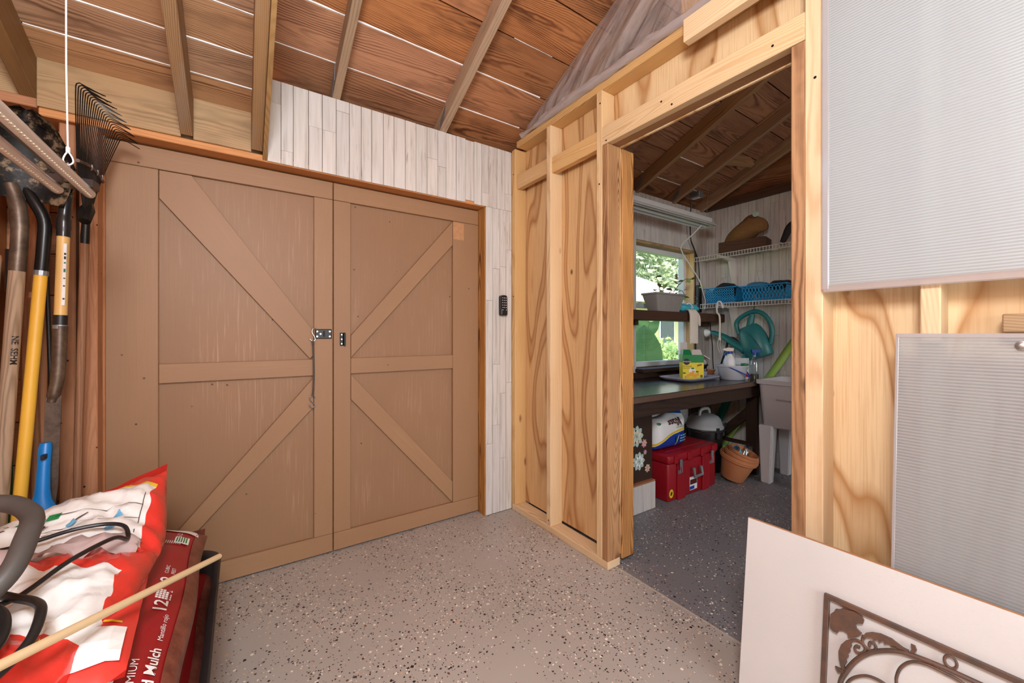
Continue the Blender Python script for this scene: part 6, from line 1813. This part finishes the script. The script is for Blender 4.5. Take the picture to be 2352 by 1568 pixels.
bm = text_bm('Miracle-Gro', 0.0125, 'CENTER', 0.0003); decal('logo_text', bm, W['print_white'], pf_, lambda u, v: ff(-0.050 + u, 0.143 + v) + V((0, -0.0006, 0)), False)
bm = text_bm('All Purpose', 0.015); decal('print', bm, W['print_black'], pf_, lambda u, v: ff(-0.045 + u, 0.105 + v), False)
bm = text_bm('Plant Food', 0.012); decal('print', bm, W['print_black'], pf_, lambda u, v: ff(-0.052 + u, 0.090 + v), False)
bm = disc(0.028, 14, 1, 0.9); decal('scoop_picture', bm, W['print_white'], pf_, lambda u, v: ff(-0.008 + u, 0.068 + v), False)
for x, z, r in ((-0.015, 0.042, 0.020), (0.012, 0.030, 0.018), (0.035, 0.040, 0.014), (-0.04, 0.030, 0.014), (0.0, 0.06, 0.014), (-0.06, 0.018, 0.009)):
    bm = flat([((r if k % 2 else r*0.72)*math.cos(2*PI*k/14), (r if k % 2 else r*0.72)*math.sin(2*PI*k/14)) for k in range(14)]); decal('flower_picture', bm, W['print_orange'] if x > -0.05 else W['flesh_pink'], pf_, lambda u, v: ff(x + u, z + v) + V((0, -0.0006, 0)), False)
for x, z in ((-0.005, 0.088), (0.03, 0.062), (-0.07, 0.05)):
    bm = disc(0.010, 8, 1.3, 0.7); decal('leaf_picture', bm, W['print_green'], pf_, lambda u, v: ff(x + u, z + v) + V((0, -0.0005, 0)), False)
bm = quads([(0.030, 0.108, 0.066, 0.122)]); decal('banner', bm, plain('banner_brown', srgb(150, 96, 30), 0.5), pf_, lambda u, v: ff(u, v + (u - 0.048)*0.25), False)
bm = quads([(0.055 + 0.0032*k, 0.015, 0.057 + 0.0032*k, 0.036) for k in range(6)]); o = decal('barcode', bm, W['print_black'], pf_, lambda u, v: ff(u, v), False); o['kind'] = 'stuff'

def jar(name, label, cat, loc, prof, mat, extra=()):
    t_ = thing(name, label, cat, loc)
    bm = new(); lathe(bm, prof, 24, cap1=False); obj('body', bm, W[mat], t_, smooth=50)
    for nm, pr2, mt in extra:
        bm = new(); lathe(bm, pr2, 24); obj(nm, bm, W[mt], t_, smooth=50)
    return t_
jar('glass_tumbler', 'clear glass tumbler of water beside the plant food carton', 'glass', (3.20, 1.885, ZT + 0.008), [(0.038, 0), (0.042, 0.004), (0.050, 0.072), (0.047, 0.072), (0.038, 0.008), (0, 0.008)], 'bottle', [('contents', [(0.038, 0.009), (0.045, 0.055), (0.0, 0.055)], 'tray')])
jar('dark_flower_pot', 'black plastic pot with a pale bowl tipped inside it', 'flower pot', (3.30, 2.00, ZT), [(0.075, 0), (0.080, 0.004), (0.092, 0.095), (0.100, 0.097), (0.100, 0.112), (0.09, 0.112), (0.075, 0.01), (0, 0.01)], 'black')
bw = thing('pale_bowl', 'cream bowl tipped on its side in the black pot', 'bowl', (3.30, 1.995, ZT + 0.095)); bw.rotation_euler = (math.radians(28), math.radians(-12), 0)
bm = new(); lathe(bm, [(0.03, 0), (0.034, 0.002), (0.072, 0.040), (0.078, 0.058), (0.074, 0.058), (0.066, 0.040), (0.03, 0.006), (0, 0.006)], 24); obj('bowl', bm, plain('cream_ceramic', srgb(226, 208, 190), 0.4), bw, smooth=50)
bm = new(); tube(bm, [(0.076*math.cos(a), 0.076*math.sin(a), 0.058) for a in [2*PI*k/24 for k in range(24)]], 0.003, 6, closed=True); obj('dark_rim', bm, W['black'], bw, smooth=True)
bk = thing('small_bucket', 'pale grey oval bucket with a dark blue handle on the bench', 'bucket', (3.355, 1.71, ZT))
bm = new(); lathe(bm, [(0.085, 0), (0.090, 0.004), (0.112, 0.105), (0.119, 0.107), (0.119, 0.118), (0.112, 0.118), (0.086, 0.01), (0, 0.01)], 28, sx=1.05); obj('body', bm, W['bucket'], bk, smooth=45)
bm = new(); tube(bm, smooth_pts([(-0.115, -0.03, 0.108), (-0.06, -0.105, 0.065), (0.0, -0.125, 0.035), (0.06, -0.11, 0.030), (0.115, -0.03, 0.105)], 6), 0.0045, 8); obj('handle', bm, W['print_blue'], bk, smooth=True)
bm = new(); lathe(bm, [(0.0, 0.06), (0.098, 0.06), (0.098, 0.065), (0.0, 0.075)], 20); obj('contents', bm, W['soil'], bk)
def sprayer(label, loc, rz, body, trig, R=0.038, Hh=0.13, neck=0.10, prof=None, liquid=None):
    s = thing('spray_bottle', label, 'spray bottle', loc, rz, group='spray bottles on the bench')
    bm = new(); lathe(bm, prof or [(R*0.95, 0), (R, 0.006), (R, Hh*0.6), (R*0.75, Hh*0.8), (R*0.42, Hh*0.95), (R*0.40, Hh)], 20); obj('bottle', bm, W[body], s, smooth=45)
    bm = new(); lathe(bm, [(R*0.48, Hh), (R*0.48, Hh + 0.022)], 16); obj('collar', bm, W[trig], s, smooth=45)
    bm = new(); prism(bm, [(-0.022, 0.020), (0.018, 0.020), (0.052, 0.030), (0.052, 0.042), (0.010, 0.052), (-0.030, 0.046)], 0.020, lambda u, v, w: (u, w - 0.010, Hh + v)); hd_ = obj('spray_head', bm, W[trig] if trig != 'print_blue' else W['rope'], s)
    bm = new(); tube(bm, smooth_pts([(0.028, 0, Hh + 0.03), (0.034, 0, Hh + 0.01), (0.046, 0, Hh - 0.012)], 4), 0.0045, 6); obj('trigger', bm, W[trig], hd_)
    if liquid:
        bm = new(); lathe(bm, [(R*0.93, 0.004), (R*0.93, Hh*0.22), (0, Hh*0.22)], 16); obj('liquid', bm, W[liquid], s)
    return s
sprayer('translucent white spray bottle with a cream nozzle standing in the bucket', (3.325, 1.715, ZT + 0.076), 2.4, 'white_plastic', 'print_blue', 0.042, 0.135)
sprayer('clear spray bottle with a white and teal nozzle behind the bucket', (3.44, 1.80, ZT), 0.3, 'bottle', 'teal', 0.036, 0.19)
sprayer('clear spray bottle with a blue trigger at the sink end of the bench', (3.48, 1.595, ZT), -0.5, 'bottle', 'blueclear', 0.033, 0.20, liquid='leaf_dark')
obj('spray_print', bx((-0.018, -0.0445, 0.03), (0.018, -0.042, 0.05), 0.0005), W['print_black'], None)
bpy.data.objects.remove(bpy.data.objects['spray_print'])
wb2 = thing('white_carton', 'plain white carton at the back of the bench end', 'carton', (3.505, 1.705, ZT))
obj('carton', bx((-0.025, -0.045, 0), (0.025, 0.045, 0.165), 0.002), W['white_plastic'], wb2)
obj('carton_lid', bx((-0.026, -0.046, 0.165), (0.026, 0.046, 0.172), 0.002), W['print_white'], wb2)
gc = jar('green_canister', 'small green and white canister beside the bucket', 'canister', (3.455, 1.66, ZT), [(0.026, 0), (0.028, 0.003), (0.028, 0.10)], 'print_white', [('green_cap', [(0.0285, 0.10), (0.0285, 0.128), (0.0, 0.132)], 'print_green'), ('red_band', [(0.0288, 0.02), (0.0288, 0.05)], 'print_red')])
jar('terracotta_saucers', 'two small stacked terracotta saucers at the back of the bench', 'saucer', (3.44, 1.98, ZT), [(0.05, 0), (0.065, 0.025), (0.070, 0.025), (0.06, 0.03), (0.072, 0.058), (0.066, 0.058), (0.05, 0.034), (0, 0.034)], 'terra')  # one mesh holds two stacked saucers

# ---- strip light, cords and outlet
fx = thing('fluorescent_fixture', 'unlit white fluorescent strip light hung near the window wall', 'light fixture', (2.75, 1.90, 2.05))
bm = new(); prism(bm, [(-0.075, 0.028), (-0.030, 0.062), (-0.030, 0.095), (0.030, 0.095), (0.030, 0.062), (0.075, 0.028), (0.072, 0.024), (0.026, 0.056), (-0.026, 0.056), (-0.072, 0.024)], 1.19, lambda u, v, w: (-0.60 + w, u, v)); obj('reflector', bm, plain('white_enamel', srgb(206, 208, 206), 0.35), fx)
for x in (-0.604, 0.590):
    bm = new(); prism(bm, [(-0.075, 0.026), (-0.030, 0.066), (0.030, 0.066), (0.075, 0.026)], 0.012, lambda u, v, w, x=x: (x + w, u, v)); obj('end_plate', bm, plain('white_enamel_end', srgb(206, 208, 206), 0.35), fx)
for y in (-0.03, 0.03):
    bm = new(); tube(bm, [(-0.585, y, 0.040), (0.585, y, 0.040)], 0.0125, 12); obj('lamp_tube', bm, W['white_plastic'], fx, smooth=True)
for x in (-0.45, 0.55):
    bm = new(); tube(bm, [(x, 0, 0.095), (x + 0.02, -0.02, 0.50)], 0.002, 5); obj('hanger_wire', bm, W['galv'], fx)
bm = new(); tube(bm, smooth_pts([(3.23, 1.90, 2.08), (3.235, 1.98, 2.02), (3.26, 2.10, 1.955), (3.30, 2.13, 1.90), (3.45, 2.14, 1.79), (3.58, 2.13, 1.66), (3.62, 2.12, 1.56), (3.63, 2.10, 1.47), (3.58, 2.08, 1.385)], 6), 0.005, 6)
one('white_cable', bm, W['cord_white'], 'white cable drooping from the strip light past the window', 'cable', (3.4, 2.1, 1.4), smooth=True)
bm = new(); tube(bm, smooth_pts([(3.42, 2.11, 2.37), (3.45, 2.14, 2.25), (3.47, 2.15, 2.05), (3.54, 2.155, 1.95), (3.61, 2.16, 1.85), (3.63, 2.16, 1.70), (3.625, 2.16, 1.50)], 6), 0.0065, 6)
one('black_cable', bm, W['black'], 'black power cable running down the wall beside the window', 'cable', (3.5, 2.16, 1.5), smooth=True)
pw = thing('power_strip', 'black power strip fixed upright to the wall by the wire shelf', 'power strip', (3.625, 2.165, 1.36))
obj('strip', bx((-0.028, -0.02, 0.0), (0.028, 0.016, 0.26), 0.006), W['black'], pw)
bm = new(); tube(bm, [(-0.03, -0.03, 0.235), (0.02, -0.03, 0.245)], 0.006, 6); obj('clip', bm, plain('lime_clip', srgb(190, 220, 60), 0.5), pw)
ob = thing('outlet_box', 'grey metal outlet box on the roof boards above the strip light', 'outlet', (3.41, 2.06, 2.385))
obj('box', bx((-0.035, -0.05, 0.0), (0.035, 0.05, 0.05), 0.004), W['galv'], ob)
obj('receptacle', bx((-0.016, -0.034, -0.004), (0.016, 0.034, 0.001), 0.002), W['white_plastic'], ob)
for z, lab in ((0.0, 'lower small steel cup hook screwed into the window trim'), (0.05, 'upper small steel cup hook screwed into the window trim')):
    bm = new(); tube(bm, smooth_pts([(3.588, 2.19, 1.46 + z), (3.588, 2.17, 1.46 + z), (3.591, 2.156, 1.448 + z), (3.591, 2.164, 1.434 + z), (3.591, 2.176, 1.442 + z)], 4), 0.0022, 6)
    one('cup_hook', bm, W['steel'], lab, 'hook', (3.588, 2.19, 1.46 + z), group='cup hooks by the window')
og = thing('orange_bag', 'orange printed bag with a white drawstring hanging above the sink', 'bag', (3.70, 1.315, 1.06))
bm = new(); lump(bm, (0, 0, 0.12), 0.075, 31, (0.5, 0.8, 1.6)); obj('pouch', bm, rusty('orange_print', srgb(226, 140, 40), srgb(170, 60, 30), 0.6, 0.0, 30), og, smooth=True)
bm = new(); tube(bm, smooth_pts([(0.0, 0.0, 0.24), (-0.02, 0.05, 0.17), (-0.03, 0.06, 0.10), (-0.02, 0.05, 0.02), (-0.01, 0.05, -0.08)], 5), 0.004, 6); obj('drawstring', bm, W['rope'], og)

# ---- things on the bench wall: black hanging cords by the watering can
bm = new(); tube(bm, smooth_pts([(3.76, 2.13, 1.33), (3.755, 2.12, 1.20), (3.75, 2.10, 1.05), (3.74, 2.09, 0.92), (3.735, 2.08, 0.82)], 5), 0.005, 6)
one('hanging_cord', bm, W['black'], 'black cord hanging behind the watering can spout', 'cord', (3.74, 2.1, 0.81), smooth=True)
hw = thing('hand_weeder', 'black handled garden tool hanging on the wall below the can spout', 'hand tool', (3.76, 1.98, 0.83))
bm = new(); tube(bm, smooth_pts([(0, 0.05, 0.0), (0, 0.02, 0.10), (0, -0.01, 0.20), (0, -0.02, 0.26)], 4), 0.010, 8); obj('shaft', bm, W['black'], hw, smooth=True)
bm = new(); tube(bm, smooth_pts([(0, -0.02, 0.26), (-0.01, -0.07, 0.27), (-0.01, -0.14, 0.20), (-0.01, -0.20, 0.14)], 4), [0.02 + 0.012*math.sin(PI*i/12) for i in range(13)], 8); obj('head', bm, W['black'], hw, smooth=True)
# ------------------------------------------------------------------ outside the window
gd = thing('ground', 'sunlit lawn outside the window', None, (6, 14, -0.15), kind='structure')
obj('lawn', bx((-40, 2.45, -0.25), (60, 60, -0.15)), W['grass'], gd, world=True)
hs = thing('neighbour_house', 'pale yellow house with a light roof across the garden', 'house', (14.0, 12.0, -0.15))
obj('wall', bx((-9.5, -2.0, 0.0), (6.5, 3.0, 2.75)), W['stucco'], hs)
bm = new()
prism(bm, [(-10.2, 2.65), (7.2, 2.65), (1.8, 2.78), (-4.0, 4.25), (-10.2, 4.25)], 0.12, lambda u, v, w: (u, -2.6 + (v - 2.65)*1.1 + w*0.3, v + w))
obj('roof', bm, W['shingle'], hs)
obj('fascia', bx((-10.2, -2.66, 2.50), (7.2, -2.56, 2.68)), W['vinyl'], hs)
for x in (-2.6, 0.4, 3.0):
    w_ = obj('window', bx((x - 0.5, -2.05, 0.9), (x + 0.5, -1.98, 2.1)), W['vinyl'], hs)
    obj('pane', bx((x - 0.42, -2.08, 0.98), (x + 0.42, -2.04, 2.02)), plain('dark_pane', srgb(90, 100, 100), 0.2), w_)

def foliage(n, cx, cy, cz, rx, ry, rz, size, seed):
    r = random.Random(seed)
    bm = new()
    for _ in range(n):
        while True:
            p = V((r.uniform(-1, 1), r.uniform(-1, 1), r.uniform(-1, 1)))
            if 0.35 < p.length < 1: break
        k = 1 + 0.25*nz(p.x*2.5 + seed, p.y*2.5, p.z*2.5)
        c = V((cx + p.x*rx*k, cy + p.y*ry*k, cz + p.z*rz*k))
        a = V((r.gauss(0, 1), r.gauss(0, 1), r.gauss(0, 1))).normalized()
        b = a.orthogonal().normalized()
        L = size*r.uniform(0.6, 1.3)
        bm.faces.new([bm.verts.new(c + q) for q in (-a*L*0.5, b*L*0.3, a*L*0.5, -b*L*0.3)])
    return bm
for lab, x, y, z, rx, rz, n, s in (
    ('tall leafy tree left of centre in the window view', 21.5, 17.6, 6.3, 3.1, 4.6, 5200, 8),
    ('broad leafy tree right of centre in the window view', 29.5, 19.5, 6.6, 3.6, 4.8, 5200, 9),
    ('darker leafy tree behind the house roof', 36.0, 28.0, 8.0, 5.0, 6.0, 4200, 10)):
    t_ = thing('garden_tree', lab, 'tree', (x, y, -0.15), group='trees beyond the neighbour house')
    bm = foliage(n, 0, 0, z, rx, rx*0.8, rz, 0.42, s); o = obj('foliage', bm, W['leaf_tree'], t_); o['kind'] = 'stuff'
    bm = new(); tube(bm, [(0, 0, 0), (0.1, 0, z*0.5), (0, 0.1, z)], [0.32, 0.24, 0.12], 8); obj('trunk', bm, W['bark'], t_, smooth=True)

def big_leaf(L, w, heart=True, n=12):
    """elephant-ear blade hanging tip-down in XZ, stalk joint at origin"""
    bm = new(); A = []
    m = 5
    for i in range(n + 1):
        t = i/n
        ww = w/2*(math.sin(PI*min(1, (t*0.80 + 0.20)))**0.75)*(1 - 0.25*t) if t < 1 else 0.002
        row = []
        for j in range(-m, m + 1):
            s = j/m
            x = ww*s
            z = -L*t + (0.22*L*(abs(s)**1.5)*(1 - t)**2.5 if heart else 0)
            y = 0.06*w*abs(s) - 0.10*L*math.sin(PI*t)*0.5 + 0.008*math.sin(t*20)*abs(s)
            row.append(bm.verts.new((x, y, z)))
        A.append(row)
    for a, b in zip(A, A[1:]):
        for k in range(2*m): bm.faces.new((a[k], a[k+1], b[k+1], b[k]))
    return bm
ee = thing('elephant_ear_plant', 'big-leaved green plant pressed close outside the lower window pane', 'plant', (3.75, 2.95, -0.15))
VEIN = plain('leaf_vein', srgb(150, 186, 120), 0.5)
for x, y, z, L, w, rx, ry, rz in ((-0.07, -0.12, 0.95, 0.46, 0.42, 0.05, PI, -0.85), (0.52, 0.25, 1.46, 0.42, 0.36, 0.5, 0.3, -0.3), (0.25, 0.45, 0.96, 0.36, 0.30, 0.2, 0.7, 0.4), (0.75, 0.1, 0.85, 0.34, 0.30, 0.1, -0.5, 0.2), (0.35, 0.1, 0.75, 0.32, 0.26, -0.2, 0.9, 0.2)):
    lf = obj('leaf', big_leaf(L, w), W['leaf_big'], ee, (x, y, z + (0.0 if ry < 3 else 0.0)), (rx, ry, rz), smooth=True)
    bm = new(); tube(bm, [(0, -0.004, -0.01), (0, -0.05*L - 0.004, -L*0.5), (0, -0.006, -L*0.97)], [0.0045, 0.003, 0.001], 5); obj('midrib', bm, VEIN, lf)
    for k in range(1, 6):
        t = 0.1 + 0.14*k
        for s in (-1, 1):
            bm = new(); tube(bm, [(0, -0.10*L*math.sin(PI*t)*0.5 - 0.003, -L*t), (s*w*0.36*(1 - t*0.5), -0.10*L*math.sin(PI*t)*0.5 + 0.018, -L*(t + 0.02) + 0.06*L*0)], [0.002, 0.0008], 4); obj('vein', bm, VEIN, lf)
    bm = new(); tube(bm, smooth_pts([(x, y, z), (x*0.8, y + 0.02, z*0.55), (x*0.35, y*0.4, 0.0)], 4), [0.008]*9, 6); obj('stalk', bm, W['leaf_big'], ee, smooth=True)
for lab, x, y, z, r_, n, s in (('bright green shrub outside the lower pane, left of the big leaf', 4.75, 3.65, 0.85, 0.42, 900, 21), ('pale sunlit shrub outside, below the far house', 7.2, 5.4, 0.8, 0.95, 1700, 22), ('leafy shrub outside at the right side of the lower pane', 6.0, 3.9, 0.7, 0.5, 1000, 23)):
    t_ = thing('garden_shrub', lab, 'shrub', (x, y, -0.15), group='shrubs outside the window')
    bm = foliage(n, 0, 0, z*0.8, r_, r_*0.7, z*0.8, 0.13, s); o = obj('foliage', bm, W['leaf'], t_); o['kind'] = 'stuff'
    bm = new(); tube(bm, [(0, 0, 0), (0.02, 0, z)], 0.02, 6); obj('stem', bm, W['bark'], t_)
